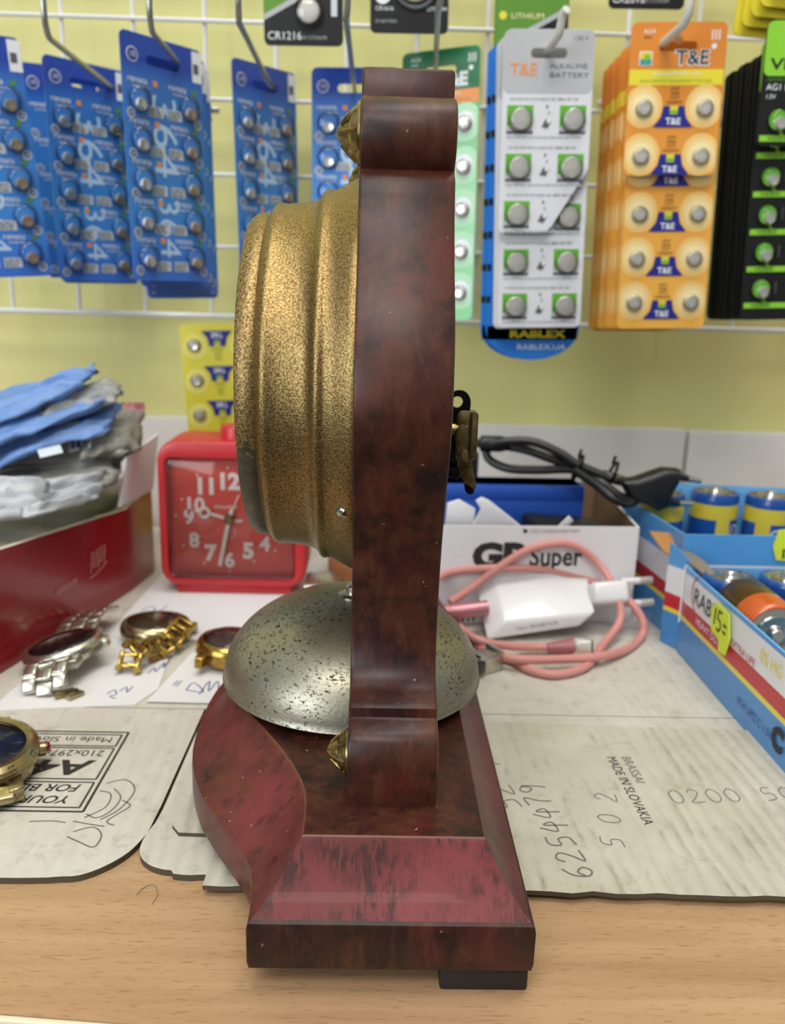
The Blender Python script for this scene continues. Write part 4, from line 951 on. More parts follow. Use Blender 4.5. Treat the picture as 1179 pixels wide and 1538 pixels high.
bag('middle blue plastic bag with a dark fold', [(-0.2012, 0.4, 0.0862), (-0.1452, 0.44, 0.1135), (-0.1418, 0.47, 0.1163), (-0.2317, 0.46, 0.1071)], .0045, 'blue_film', .003, 26, freq=3)
bag('topmost blue plastic bag pointing up to the right', [(-0.2052, 0.41, 0.0948), (-0.1557, 0.44, 0.1219), (-0.1555, 0.47, 0.1277), (-0.2315, 0.46, 0.1092)], .0040, 'blue_film', .003, 31, freq=3)
bag('blue-grey bag tip standing out at the top right of the heap', [(-0.1729, 0.43, 0.1071), (-0.1392, 0.45, 0.1135), (-0.1426, 0.47, 0.1207), (-0.184, 0.46, 0.1155)], .004, 'grey_film', .003, 36, freq=3)
bag('thin blue strip of bag curling up at the very top of the heap', [(-0.1673, 0.45, 0.1171), (-0.1528, 0.455, 0.1269), (-0.153, 0.46, 0.1325), (-0.1619, 0.46, 0.1233)], .002, 'blue_film', .001, 39, n=10)
bag('white plastic bag with a small blue mark at the front of the heap', [(-0.1565, 0.362, 0.0706), (-0.1408, 0.42, 0.0669), (-0.1411, 0.432, 0.0796), (-0.1682, 0.385, 0.081)], .0035, 'white_film', .0025, 44, sag=.003)
bag('white crumpled bag at the left front of the heap', [(-0.1818, 0.345, 0.0715), (-0.1537, 0.378, 0.069), (-0.1568, 0.395, 0.0811), (-0.1962, 0.372, 0.0903)], .004, 'white_film', .003, 49)
bag('pink plastic scrap at the back of the heap', [(-0.1504, 0.495, 0.0929), (-0.1398, 0.5, 0.0948), (-0.1395, 0.505, 0.1062), (-0.1539, 0.505, 0.1051)], .003, 'pink_film', .002, 55, n=10)
bag('pink-edged bag behind the blue bags at the left edge', [(-0.2519, 0.49, 0.0911), (-0.2125, 0.5, 0.1018), (-0.212, 0.51, 0.1102), (-0.2601, 0.51, 0.1082)], .003, 'pink_film', .002, 61, n=10)
def slipcard(label, q, m, marks):
    p = [Vec(a) for a in q]; c = sum(p, Vec()) / 4
    T_ = frame(p[0], p[1] - p[0], p[3] - p[0]); Ti = T_.inverted(); w = (p[1] - p[0]).length; h = (p[3] - p[0]).length
    b = MB(); b.box((w / 2, h / 2, 0), (w, h, .0006), m, bev=.0002)
    for (x, y, ww, hh, mm) in marks: b.poly([(x * w, y * h, .0005), ((x + ww) * w, y * h, .0005), ((x + ww) * w, (y + hh) * h, .0005), (x * w, (y + hh) * h, .0005)], mm)
    o = b.build('paper_label'); o.matrix_world = T_; tag(o, label, 'paper label', 'paper labels among the bags'); return o
slipcard('white paper label with blue bars sticking out of the clear bags', [(-0.1633, 0.44, 0.0865), (-0.1515, 0.44, 0.0896), (-0.1513, 0.447, 0.0957), (-0.1635, 0.447, 0.0939)], 'white_print', [(.15, .15, .12, .7, 'pen_blue'), (.38, .15, .18, .7, 'pen_blue'), (.66, .15, .10, .7, 'pen_blue')])
slipcard('pale blue-white label below the barred one in the heap', [(-0.1678, 0.43, 0.0945), (-0.1496, 0.44, 0.0975), (-0.1489, 0.445, 0.1018), (-0.1635, 0.44, 0.0997)], 'white_film', [])
slipcard('small beige paper label in the middle of the bags', [(-0.1685, 0.415, 0.0881), (-0.1586, 0.42, 0.0902), (-0.1588, 0.424, 0.0929), (-0.1689, 0.42, 0.0916)], 'label_grey', [])
# ---- red alarm clock
al = thing('alarm_clock', 'red plastic square alarm clock with white numerals standing behind the gold bezel', 'alarm clock', (-.0797, .475, ZT))
def rr_prism(b, w, h, r, y0, y1, m, bev, cx, cz, n=8): b.prism(rrect(w, h, r, n, cx, cz), y0, y1, m, axis='y', bev=bev, seg=4)
AX, AZ = -.0797, .0496
b = MB()
# body as a frame around the dial recess
out_ = rrect(.0830, .0845, .0115, 8, AX, AZ); in_ = rrect(.0712, .0690, .0030, 8, AX - .0008, AZ - .0022)
nn = len(out_); o0 = rrect(.0790, .0805, .0105, 8, AX, AZ); o1 = rrect(.0820, .0835, .0113, 8, AX, AZ)
loops = [(in_, .4640), (in_, .4565), ([(a * .985 + AX * .015, c * .985 + AZ * .015) for a, c in in_], .4560), (o0, .4545), (o1, .4553), (out_, .4580), (out_, .4900), (o1, .4945), (o0, .4960)]
loops[2] = (rrect(.0724, .0702, .0036, 8, AX - .0008, AZ - .0022), .4550)
vs = [(x, y, z) for L, y in loops for x, z in L]; fs = []
for q in range(len(loops) - 1):
    for i in range(nn): fs.append((q * nn + i, q * nn + (i + 1) % nn, (q + 1) * nn + (i + 1) % nn, (q + 1) * nn + i))
fs.append(tuple(range((len(loops) - 1) * nn, len(loops) * nn)))
b.add(vs, fs, 'red_plastic'); b.build('body', al, world=True, angle=40)
b = MB(); b.box((AX, .4720, .0048), (.0660, .030, .0052), 'red_plastic', bev=.0012); b.build('foot_bar', al, world=True)
b = MB(); b.lathe([(.0092, -.002), (.0092, .0060), (.0085, .0072), (0, .0076)], 'red_plastic', Matrix.Translation((AX + .0005, .472, AZ + .0420)), n=32); b.build('snooze_button', al, world=True)
b = MB(); b.prism([(x, z) for x, z in in_], .4622, .4640, 'red_dial', axis='y')
NP = {'12': (343, 722), '11': (309, 729), '10': (293, 754), '9': (284, 773), '8': (292, 809), '7': (316, 828), '6': (345, 839), '5': (373, 826), '4': (398, 815), '3': (402, 778), '2': (398, 742), '1': (378, 727)}
PX = {'12': (-0.0828, 0.4621, 0.0684), '11': (-0.0956, 0.4621, 0.0654), '10': (-0.1023, 0.4621, 0.0547), '9': (-0.1056, 0.4621, 0.0476), '8': (-0.103, 0.4621, 0.0338), '7': (-0.094, 0.4621, 0.026), '6': (-0.083, 0.4621, 0.0222), '5': (-0.0721, 0.4621, 0.0277), '4': (-0.0625, 0.4621, 0.0323), '3': (-0.0601, 0.4621, 0.0471), '2': (-0.0622, 0.4621, 0.06), '1': (-0.0708, 0.4621, 0.066)}
for t_, (x, y, z) in PX.items():
    big = t_ in ('12', '11', '7', '5')
    b.text(t_, .0128 if big else .0118, 'numeral_white', Matrix.Translation((x, .4618, z - .0047)) @ FRONT, align='CENTER', bold=.0006 if big else .00035)
    d = Vec((x - AX + .0022, 0, z - .0478)); d = d.normalized() * .0075
    b.text('.', .010, 'numeral_white', Matrix.Translation((x + d.x, .4618, z + d.z - .0005)) @ FRONT, align='CENTER')
cxh, _, czh = (-0.0825, 0.462, 0.0462)
b.text('Luch', .0046, 'numeral_white', Matrix.Translation((cxh - .0085, .4618, czh + .0062)) @ FRONT, shear=.3) if False else b.ribbon([(0, 0), (.0015, .002), (.002, 0), (.004, .0012), (.0055, .0002), (.009, .0012), (.013, .0004)], .0006, 'numeral_white', Matrix.Translation((cxh - .0085, .4618, czh + .0062)) @ FRONT)
b.ribbon(circ(.0030, 20), .0006, 'silver_print', Matrix.Translation((cxh + .0002, .4618, czh - .0085)) @ FRONT, closed=True)
b.text('R', .0042, 'silver_print', Matrix.Translation((cxh + .0002, .4618, czh - .0100)) @ FRONT, align='CENTER')
b.build('dial', al, world=True)
def hand_(name, pts, w, y, m='hand_cream'):
    b = MB(); P_ = [Vec((cxh, y, czh))] + [Vec(p) for p in pts]
    for a, c in zip(P_, P_[1:]):
        T_ = frame(a, c - a, (0, -1, 0)); L = (c - a).length; b.box((L / 2, 0, 0), (L, .0006, w), m, T_, bev=.0002)
    return b
hx, hz = cxh - .0138, czh + .0036
b = hand_('hour_hand', [(hx + .0026, .4605, hz - .0004)], .0017, .4605); b.tube([(hx + .0027 * math.cos(R(a)), .4605, hz + .0027 * math.sin(R(a))) for a in range(0, 360, 20)], .0009, 'hand_cream', n=8, closed=True)
b.box((hx - .0038, .4605, hz + .0008), (.0030, .0008, .0014), 'hand_cream', bev=.0003); b.build('hour_hand', al, world=True)
b = hand_('minute_hand', [(cxh - .0058, .4595, czh - .0275)], .0021, .4595); b.build('minute_hand', al, world=True)
b = hand_('second_hand', [(cxh + .0060, .4588, czh + .0150)], .0006, .4588); b.build('second_hand', al, world=True)
b = hand_('alarm_hand', [(cxh + .0018, .4610, czh + .0062)], .0022, .4610); b.box((cxh + .0045, .4610, czh - .0010), (.006, .0008, .0014), 'hand_cream', bev=.0003); b.build('alarm_hand', al, world=True)
b = MB(); b.lathe([(0, 0), (.0030, 0), (.0030, .003), (.0022, .0046), (0, .005)], 'brass', Matrix.Translation((cxh, .4622, czh)) @ FRONT, n=20); b.build('hand_boss', al, world=True)
b = MB(); b.prism(rrect(.0700, .0678, .0028, 8, AX - .0008, AZ - .0022), .4535, .4545, 'clear_film', axis='y', bev=.0004); b.build('clear_lens', al, world=True)
# small things glimpsed between alarm clock and bell
t = MB(); t.box((0, 0, .014), (.030, .040, .028), 'brown_edge', bev=.0015); t.box((0, 0, .0288), (.0306, .0406, .0014), 'carton_edge', bev=.0004); o = t.build('brown_box'); o.location = (-.0120, .500, ZT + .0003); tag(o, 'small brown box just behind the bell, under the gold bezel', 'box')
b = MB(); b.prism([(-.012, .0), (.012, .0), (.013, .006), (.006, .013), (-.010, .011)], -.012, .012, 'steel_brushed', axis='y', bev=.0015); o = b.build('metal_watch_part'); o.location = (-.0285, .4550, ZT + .0003); tag(o, 'grey metal watch part lying between the red alarm clock and the bell', 'watch part')
# ------------------------------------------------------------------ white battery carton with contents, cord, charger, cable
plain('inner_brown', '#8f7356', .8); plain('blue_box', '#1f4fae', .4, coat=.2); plain('black_plastic', '#17181a', .4); plain('charger_white', '#e6e5e6', .28, coat=.4, var=.02); plain('pink_cable', '#d7938c', .45, var=.05); plain('pink_metal', '#c98a94', .35, .5); plain('rose_dark', '#a9666b', .4)
plain('lime_tag', '#7ee03a', .5); plain('yellow_tag', '#d8e83a', .5); plain('print_grey', '#8d8b8c', .5)
gp = thing('battery_carton', 'white open shop carton with bold black lettering behind the pink cable', 'box', (.08, .48, 0))
g0, g1 = Vec((.0050, .4140)), Vec((.1417, .4258)); gd = (g1 - g0).normalized(); gn = Vec((-gd.y, gd.x))
gb1 = Vec((.1485, .5420)); gb0 = g0 + (gb1 - g1)
def gp_print(b):
    T_ = frame((g0.x, g0.y, ZT), (gd.x, gd.y, 0), (0, 0, 1)) @ Matrix.Translation((0, 0, .0003))
    x = ((0.0525, 0.422, 0.0338)[0] - g0.x) / gd.x
    b.text('GP', .0185, 'print_black', T_ @ Matrix.Translation((x, .0322, 0)), sx=1.18, bold=.0011)
    b.text('Super', .0150, 'print_black', T_ @ Matrix.Translation((x + .0305, .0330, 0)), sx=.82, bold=.0003)
    b.text('ZINC CARBON BATTERY', .0024, 'print_grey', T_ @ Matrix.Translation((x + .0300, .0512, 0)), sx=1.0)
    b.poly([(x + .0262, .0512, 0), (x + .0282, .0510, 0), (x + .0287, .0527, 0), (x + .0262, .0534, 0)], 'print_black', T_)
    b.text('Trusted power', .0020, 'print_grey', T_ @ Matrix.Translation((x + .0320, .0285, 0)))
    for i in range(5): b.ribbon([(x - .010 + i * .003, .002), (x - .002 + i * .0012, .010)], .0012, 'print_black', T_)
ob = open_box('carton_body', gp, [tuple(g0), tuple(g1), tuple(gb1), tuple(gb0)], [.0575, .0562, .0562, .0575], .0012, 'box_white', 'inner_brown', 'box_white', extra=gp_print, ccw=True)
T_ = frame(((0.0385, 0.4195, 0.0487)[0], .4188, (0.0385, 0.4195, 0.0487)[2]), (gd.x, gd.y, 0), (0, 0, 1))
b = MB(); b.prism([(q.x, q.y) for q in spline([Vec((.0050 * math.cos(a) * (1 + .12 * (i % 2)), .0055 * math.sin(a), 0)) for i, a in enumerate([R(36 * k) for k in range(10)])], 3, True)], .0003, .0006, 'lime_tag', T_); b.build('price_sticker', gp, world=True)
def boxy(name, label, cat, c, d, rot, m, bev=.001, group=None, parts=()):
    t = thing(name, label, cat, c, rot, group); b = MB(); b.box((0, 0, 0), d, m, bev=bev); b.build('body', t)
    for (pn, pc, pd, pm) in parts: q = MB(); q.box(pc, pd, pm, bev=min(pd) * .2); q.build(pn, t)
    return t
boxy('blue_packet', 'flat blue box standing inside the white carton', 'box', (.0810, .4850, .0395), (.084, .024, .0555), (0, 0, R(2)), 'blue_box', .0012, None, [('lid', (0, 0, .0225), (.0846, .0246, .0105), 'blue_box')])
def folded(label, pts, y, th, m):
    b = MB(); b.prism(pts, y, y + th, m, axis='y', bev=.0004); c = Vec((sum(p[0] for p in pts) / len(pts), y, sum(p[1] for p in pts) / len(pts)))
    b.v = [tuple(Vec(q) - c) for q in b.v]; o = b.build('white_plastic_piece'); o.location = c; tag(o, label, 'plastic piece', 'white pieces in the carton'); return o
fx = lambda px, py, Y: (V_[(px, py)][0], V_[(px, py)][2])
P1 = [(0.039, 0.44, 0.0488), (0.0551, 0.44, 0.0499), (0.0553, 0.44, 0.0605), (0.0463, 0.44, 0.0655), (0.0399, 0.44, 0.0631)]
folded('white folded piece standing at the left front inside the carton', [(p[0], p[2]) for p in P1], .440, .003, 'box_white')
P2 = [(0.0522, 0.436, 0.0491), (0.0831, 0.436, 0.0502), (0.0754, 0.436, 0.0564), (0.0621, 0.436, 0.0665), (0.058, 0.436, 0.0682), (0.0549, 0.436, 0.0663), (0.0577, 0.436, 0.0616)]
folded('white triangular plastic piece with a hook tip inside the carton', [(p[0], p[2]) for p in P2], .434, .004, 'box_white')
t = thing('power_adapter', 'black adapter body lying inside the white carton beside the white triangle', 'adapter', (.1080, .4560, .0440), (0, R(6), R(12)))
b = MB(); b.box((0, 0, 0), (.044, .026, .016), 'black_plastic', bev=.003); b.build('body', t)
b = MB(); b.box((-.010, -.0131, .002), (.004, .0014, .010), 'charger_white', bev=.0004, T=Euler((0, R(40), 0)).to_matrix().to_4x4()); b.build('label_strip', t)
b = MB(); b.box((0, 0, -.0225), (.040, .024, .026), 'black_plastic', bev=.003); b.build('lower_body', t)
t = thing('black_case', 'black flat case standing at the back of the white carton under the cord', 'case', (.0530, .5100, .0430))
b = MB(); b.box((0, 0, 0), (.022, .012, .076), 'black_plastic', bev=.002); b.build('body', t); b = MB(); b.box((0, -.0062, .02), (.016, .0012, .020), 'black_plastic', bev=.0004); b.build('clip', t)
# black cord with flat plug, coiled and tied, lying across carton and battery boxes
cd = thing('mains_lead', 'coiled black power cord with a two-pin plug lying over the cartons', 'power cord', (.117, .47, .08))
def C(*pts): return [Vec(p) for p in pts]
b = MB()
b.tube(C((0.0584, 0.485, 0.0901), (0.0657, 0.48, 0.0896), (0.0758, 0.478, 0.0921), (0.0908, 0.475, 0.0926), (0.1056, 0.47, 0.0876), (0.1151, 0.466, 0.082), (0.1275, 0.462, 0.0773), (0.1348, 0.46, 0.0749), (0.143, 0.455, 0.0738)), .0026, 'black_plastic', n=10, smooth=6)
b.build('cable', cd, world=True)
b = MB(); b.tube(C((0.1162, 0.47, 0.0801), (0.1029, 0.474, 0.0829), (0.0881, 0.48, 0.087), (0.0741, 0.486, 0.088), (0.0665, 0.49, 0.0847), (0.0689, 0.488, 0.0787), (0.0794, 0.482, 0.0753), (0.096, 0.476, 0.0761), (0.1159, 0.468, 0.0782), (0.1293, 0.46, 0.0724), (0.1365, 0.45, 0.0675), (0.1445, 0.445, 0.0663)), .0026, 'black_plastic', n=10, smooth=6); b.build('cable', cd, world=True)
b = MB(); b.tube(C((0.1129, 0.462, 0.0793), (0.1251, 0.458, 0.072), (0.1335, 0.452, 0.0659), (0.1412, 0.446, 0.0644), (0.1469, 0.448, 0.0694), (0.14, 0.458, 0.0746), (0.1297, 0.463, 0.0772)), .0026, 'black_plastic', n=10, smooth=6); b.build('cable', cd, world=True)
b = MB(); b.lathe([(.0048, 0), (.0048, .012), (.0036, .016), (0, .016)], 'black_plastic', frame((0.0616, 0.482, 0.0899), (0, 1, 0), (0, 0, 1)), n=16); b.build('strain_relief', cd, world=True)
for c_, nrm in (((0.116, 0.466, 0.0801), (1, 0, -.35)), ((0.1344, 0.461, 0.0777), (1, 0, -.4))):
    T_ = frame(c_, Vec((0, 1, 0)), Vec((nrm[2], 0, -nrm[0])) * -1)
    b = MB(); b.tube([tuple(T_ @ Vec((.0046 * math.cos(R(a)), .0074 * math.sin(R(a)), 0))) for a in range(0, 360, 24)], .0009, 'black_steel', n=6, closed=True)
    b.tube([tuple(Vec(c_) + Vec((0, 0, .006))), tuple(Vec(c_) + Vec((.001, -.001, .0105)))], .0009, 'black_steel', n=6); b.build('wire_tie', cd, world=True)
pl = [(0.1342, 0.452, 0.0781), (0.1429, 0.45, 0.0787), (0.1515, 0.449, 0.0821), (0.1583, 0.448, 0.0847), (0.1669, 0.447, 0.0844), (0.1669, 0.447, 0.0777), (0.1636, 0.447, 0.0704), (0.1632, 0.447, 0.0639), (0.1568, 0.447, 0.0607), (0.1481, 0.448, 0.0656), (0.1401, 0.45, 0.0688)]
b = MB(); b.prism([(p[0], p[2]) for p in pl], .440, .454, 'black_plastic', axis='y', bev=.0035, seg=4); pg_ = b.build('plug', cd, world=True)
for a, m_, c_ in (((0.1654, 0.447, 0.0806), (0.1727, 0.447, 0.0789), (0.1802, 0.447, 0.0776)), ((0.1618, 0.447, 0.0662), (0.1695, 0.447, 0.0648), (0.1769, 0.447, 0.0646))):
    b = MB(); b.tube([a, m_], .0019, 'black_plastic', n=12); b.tube([m_, c_], lambda u: .0020 - .0006 * (u > .9), 'steel', n=12); b.build('plug_pin', pg_, world=True)
# white charger standing on its pins among the pink cable
ch = thing('usb_charger', 'white wall charger with a euro plug and a pink cable in its end', 'charger', (.088, .405, ZT))
cn = [(0.0651, 0.424, 0.0305), (0.1163, 0.428, 0.0314), (0.1158, 0.4035, 0.0166), (0.0678, 0.3985, 0.0125), (0.0585, 0.3935, 0.003), (0.1076, 0.4, 0.009)]
tbl, tbr, tfr, tfl, bfl, bfr = [Vec(c) for c in cn]
tfl.y -= .002; tfr.y -= .002
bbl = Vec((0.055, 0.419, 0.0215)); bbr = bbl + (bfr - bfl); bbr.z = bbl.z
bm = bmesh.new(); vv = [bm.verts.new(p) for p in (tbl, tbr, tfr, tfl, bfl, bfr, bbr, bbl)]
for f in ((0, 3, 2, 1), (3, 4, 5, 2), (4, 7, 6, 5), (7, 0, 1, 6), (0, 7, 4, 3), (1, 2, 5, 6)): bm.faces.new([vv[i] for i in f])
bmesh.ops.recalc_face_normals(bm, faces=bm.faces)
bmesh.ops.bevel(bm, geom=bm.edges[:], offset=.0017, segments=4, affect='EDGES', profile=.5)
b = MB(); b.bm(bm, 'charger_white')
mid = (tfl + bfl) / 2; ux = (bfr - bfl).normalized(); uy = ((tfl + tfr) - (bfl + bfr)).normalized()
b.text('Input 100-240V 0.5A', .0026, 'print_grey', frame(bfl + (tfl - bfl) * .42 + ux * .012 - Vec((0, .0004, 0)), ux, uy)); b.build('body', ch, world=True)
ec = (tbr + tfr + bfr + bbr) / 4; pd = ((tbr + tfr) / 2 - (tbl + tfl) / 2).normalized()
ec = Vec((0.1169, 0.413, 0.0224))
Tn = frame(ec, pd, (0, .45, .9))
b = MB(); b.box((.0070, 0, 0), (.020, .012, .0165), 'charger_white', Tn, bev=.003, seg=3); nk = b.build('plug_neck', ch, world=True)
for s_ in (-1, 1):
    b = MB(); b.tube([tuple(Tn @ Vec((.015, s_ * .0058, s_ * .0012))), tuple(Tn @ Vec((.025, s_ * .0058, s_ * .0012)))], .0019, 'charger_white', n=10); b.tube([tuple(Tn @ Vec((.025, s_ * .0058, s_ * .0012))), tuple(Tn @ Vec((.032, s_ * .0058, s_ * .0012)))], .0020, 'cell_steel', n=10); b.build('plug_pin', nk, world=True)
# pink cable
pk = thing('usb_cable', 'coiled pink charging cable with a metal-tipped plug around the white charger', 'cable', (.09, .40, ZT))
rr = .0021
b = MB()
b.tube(C((0.0404, 0.405, 0.0192), (0.0535, 0.414, 0.0254), (0.0649, 0.4165, 0.0341), (0.0805, 0.4185, 0.0441), (0.0962, 0.4195, 0.0482), (0.1083, 0.4205, 0.0459), (0.1191, 0.42, 0.0378), (0.1252, 0.412, 0.0296), (0.1286, 0.406, 0.0207), (0.1274, 0.399, 0.0124), (.1160, .3850, ZT + .004), (0.1019, 0.3621, 0.0045), (0.0857, 0.3527, 0.0045), (0.0741, 0.3572, 0.0045), (0.0679, 0.3673, 0.0045), (0.0574, 0.3722, 0.0045)), rr, 'pink_cable', n=10, smooth=6)
b.build('cable_loop', pk, world=True)
b = MB()
b.tube(C((0.0276, 0.403, 0.0269), (0.0378, 0.414, 0.0317), (0.0526, 0.4165, 0.0338), (0.0739, 0.418, 0.0345), (0.0964, 0.423, 0.0319), (0.1163, 0.4235, 0.0265), (0.128, 0.415, 0.0237), (0.1363, 0.408, 0.0191), (0.1412, 0.403, 0.0111), (0.139, 0.3983, 0.0045), (0.1269, 0.3826, 0.0045), (0.1093, 0.3671, 0.0075), (0.0908, 0.3632, 0.0075), (0.0697, 0.3601, 0.0085), (0.0551, 0.3686, 0.0085), (0.0474, 0.3869, 0.0085), (0.0444, 0.4091, 0.0085), (0.0385, 0.398, 0.0182)), rr, 'pink_cable', n=10, smooth=6)
b.build('cable_loop', pk, world=True)
b = MB()
b.tube(C((0.0276, 0.398, 0.0191), (0.0411, 0.3943, 0.0125), (0.0506, 0.3734, 0.0125), (0.0657, 0.3754, 0.0085), (0.0797, 0.3802, 0.006), (0.0921, 0.3796, 0.0065)), rr, 'pink_cable', n=10, smooth=6)
b.build('cable_end', pk, world=True)
b = MB(); A_ = Vec((0.0596, 0.4035, 0.0173)); B_ = Vec((0.0312, 0.399, 0.0151))
b.tube([tuple(A_), tuple(A_.lerp(B_, .92)), tuple(B_)], lambda u: .0040 if u < .95 else .0026, 'pink_metal', n=14); b.build('usb_plug', pk, world=True)
a0 = Vec((0.0866, 0.3783, 0.0066)); a1 = Vec((0.0997, 0.3784, 0.0072)); a2 = Vec((0.101, 0.3784, 0.0072)); a3 = Vec((0.1059, 0.3769, 0.0076))
b = MB(); b.tube([tuple(a0), tuple(a0.lerp(a1, .5)), tuple(a1)], lambda u: .0024 + .0026 * u, 'rose_dark', n=14); b.build('plug_grip', pk, world=True)
T_ = frame(a1, a3 - a1, (0, .2, 1))
b = MB(); b.box((.0040, 0, 0), (.0090, .0085, .0092), 'cell_steel', T_, bev=.0010); b.box((.0088, 0, 0), (.0006, .0062, .0066), 'black_plastic', T_); b.build('metal_tip', pk, world=True)

# ------------------------------------------------------------------ blue battery boxes
n = N('box_stripes')   # stripes printed along the height of the box
z = n.pos('Z'); mr = n.new('ShaderNodeMapRange'); n.link(z, mr.inputs[0]); mr.inputs[1].default_value = 0; mr.inputs[2].default_value = .060
r_ = n.ramp(mr.outputs[0], [(0, '#3f86c6'), (.335, '#e3cf3f'), (.375, '#bb2230'), (.50, '#dfdfe4'), (.735, '#4f97d6')])
for nd in n.t.nodes:
    if nd.type == 'VALTORGB': nd.color_ramp.interpolation = 'CONSTANT'
n.color(r_).set(Roughness=.35, Coat_Weight=.3, Coat_Roughness=.1); M['box_stripes'] = n.m
M['box_white'].node_tree.nodes['Principled BSDF'].inputs['Specular IOR Level'].default_value = .4
plain('box_blue', '#4f95d3', .38, coat=.25, var=.03); plain('sky_blue', '#6fb5ea', .4, var=.03); plain('cell_blue', '#1c4f9c', .3, coat=.5); plain('cell_yellow', '#dcc63c', .32, coat=.4); plain('cell_copper', '#6d5126', .28, .6); plain('cell_orange', '#c55a22', .3, coat=.5); plain('seal_grey', '#75736c', .5); plain('cap_steel', '#d2d1cb', .25, 1.0); plain('price_ink', '#191919', .5); plain('kraft', '#b37f45', .8); plain('kraft_grey', '#7d7568', .7); plain('red_ink', '#b3222c', .4)
def cell(label, loc, rot, r, h, kind, group):
    """round battery: sleeve, steel cap with nub, base"""
    t = thing('battery', label, 'battery', loc, rot, group)
    b = MB()
    if kind == 'standing':
        b.lathe([(0, .0004), (r * .92, .0004), (r, .002), (r, h * .77)], 'cell_blue', n=40); b.lathe([(r, h * .77), (r * 1.001, h * .77), (r * 1.001, h * .905), (r, h * .905)], 'cell_yellow', n=40); b.lathe([(r, h * .905), (r, h - .002), (r * .95, h), (r * .80, h)], 'cell_blue', n=40)
        a0_ = R(-112); 
        b.add([(r * 1.004 * math.cos(a0_ + q * R(7)), r * 1.004 * math.sin(a0_ + q * R(7)), zz) for zz in (h * .50, h * .78) for q in range(6)], [(q, q + 1, q + 7, q + 6) for q in range(5)], 'cell_yellow')
        T_ = frame((r * 1.007 * math.cos(R(-60)), r * 1.007 * math.sin(R(-60)), h * .66), (math.sin(R(60)), math.cos(R(60)), 0), (0, 0, 1)); b.ribbon(circ(r * .28, 20, 0, 0), r * .07, 'white_print', T_, closed=True); b.text('R', r * .3, 'white_print', T_ @ Matrix.Translation((0, -r * .1, 0)), align='CENTER')
    else:
        b.lathe([(0, .0004), (r * .92, .0004), (r, .002), (r, h * .60)], 'cell_blue' if kind == 'blue' else 'cell_copper', n=40); b.lathe([(r, h * .60), (r, h - .003), (r * .97, h - .0008), (r * .90, h), (r * .84, h)], 'cell_orange' if kind == 'orange' else 'cell_blue', n=40)
    b.build('sleeve', t, angle=40)
    b = MB(); b.lathe([(r * .84, h), (r * .82, h - .0008), (r * .58, h - .0009), (r * .56, h + .0002), (r * .44, h + .0004), (r * .42, h - .0002), (r * .30, h), (r * .24, h + .0012), (r * .22, h + .0022), (r * .17, h + .0027), (0, h + .0027)], 'cap_steel', n=40); b.build('cap', t, angle=30)
    b = MB(); b.lathe([(0, 0), (r * .7, 0), (r * .7, .0006), (0, .0006)], 'cap_steel', n=24); b.build('base_disc', t)
    return t
def stripes(b, T_, items):
    for (s, x, y, size, m, kw) in items: b.text(s, size, m, T_ @ Matrix.Translation((x, y, .0003)), **kw)
fb = thing('battery_box', 'front blue striped battery box with the yellow 15 price tag, at the right edge', 'box', (.20, .33, 0))
FX0, FX1, FY0, FY1 = .1545, .300, .225, .3867
def front_print(b):
    T_ = frame((.1540, .3867, 0), (.0008 / .16, -1, 0), (0, 0, 1))
    stripes(b, T_, [('RABLEX', .0130, .0335, .0115, 'print_black', dict(sx=1.02)), ('HEAVY DUTY', .0190, .0250, .0052, 'white_print', dict(sx=1.0)), ('EXTRA LIFE', .0570, .0308, .0046, 'red_ink', dict(sx=1.0)), ('0% HG', .0830, .0355, .0080, 'yellow_band', dict(sx=.8)), ('R14 UM2 C 1.5V', .0700, .0100, .0050, 'navy', dict(sx=.9)), ('C', .1010, .0090, .0120, 'print_black', dict(bold=.0008)), ('A', .0840, .0110, .0060, 'print_black', {}) if False else ('SIZE', .1140, .0100, .0070, 'print_black', {})])
    b.ribbon([(q.x, q.y) for q in spline([Vec((x, y, 0)) for x, y in [(.0165, .0475), (.0120, .0440), (.0105, .0385), (.0125, .0330), (.0160, .0300)]], 4)], .0008, 'red_ink', T_ @ Matrix.Translation((0, 0, .0003)))
open_box('box_body', fb, [(.1552, .225), (.300, .225), (.300, FY1), (.1540, FY1)], [.0455, .0455, .0480, .0472], .0009, 'box_stripes', 'sky_blue', 'sky_blue', extra=front_print, ccw=True)
flapq('corner_tab', fb, [(.1536, .3868, .018), (.1536, .3868, .0475), (0.1607, 0.392, 0.0474), (.1580, .3920, .020)], .0006, 'white_print')
T_ = frame((.1532, .3500, .0365), (0, -1, 0), (0, 0, 1))
b = MB(); b.prism([(.0002, .0030), (.0060, .0080), (.0190, .0075), (.0225, -.0030), (.0200, -.0110), (.0130, -.0120), (.0120, -.0070), (.0030, -.0060)], .0004, .0008, 'yellow_tag', T_)
b.ribbon([(q.x, q.y) for q in spline([Vec((.0060, .0055, 0)), Vec((.0058, -.0020, 0))], 3)], .0012, 'price_ink', T_, .0010)
b.ribbon([(.0128, .0052), (.0094, .0054), (.0088, .0018), (.0118, .0012), (.0128, -.0012), (.0112, -.0036), (.0085, -.0030)], .0012, 'price_ink', T_, .0010)
b.ribbon([(.0150, .0012), (.0185, .0010)], .0012, 'price_ink', T_, .0010); b.ribbon([(.0150, -.0018), (.0185, -.0022)], .0012, 'price_ink', T_, .0010); b.build('price_tag', fb, world=True)
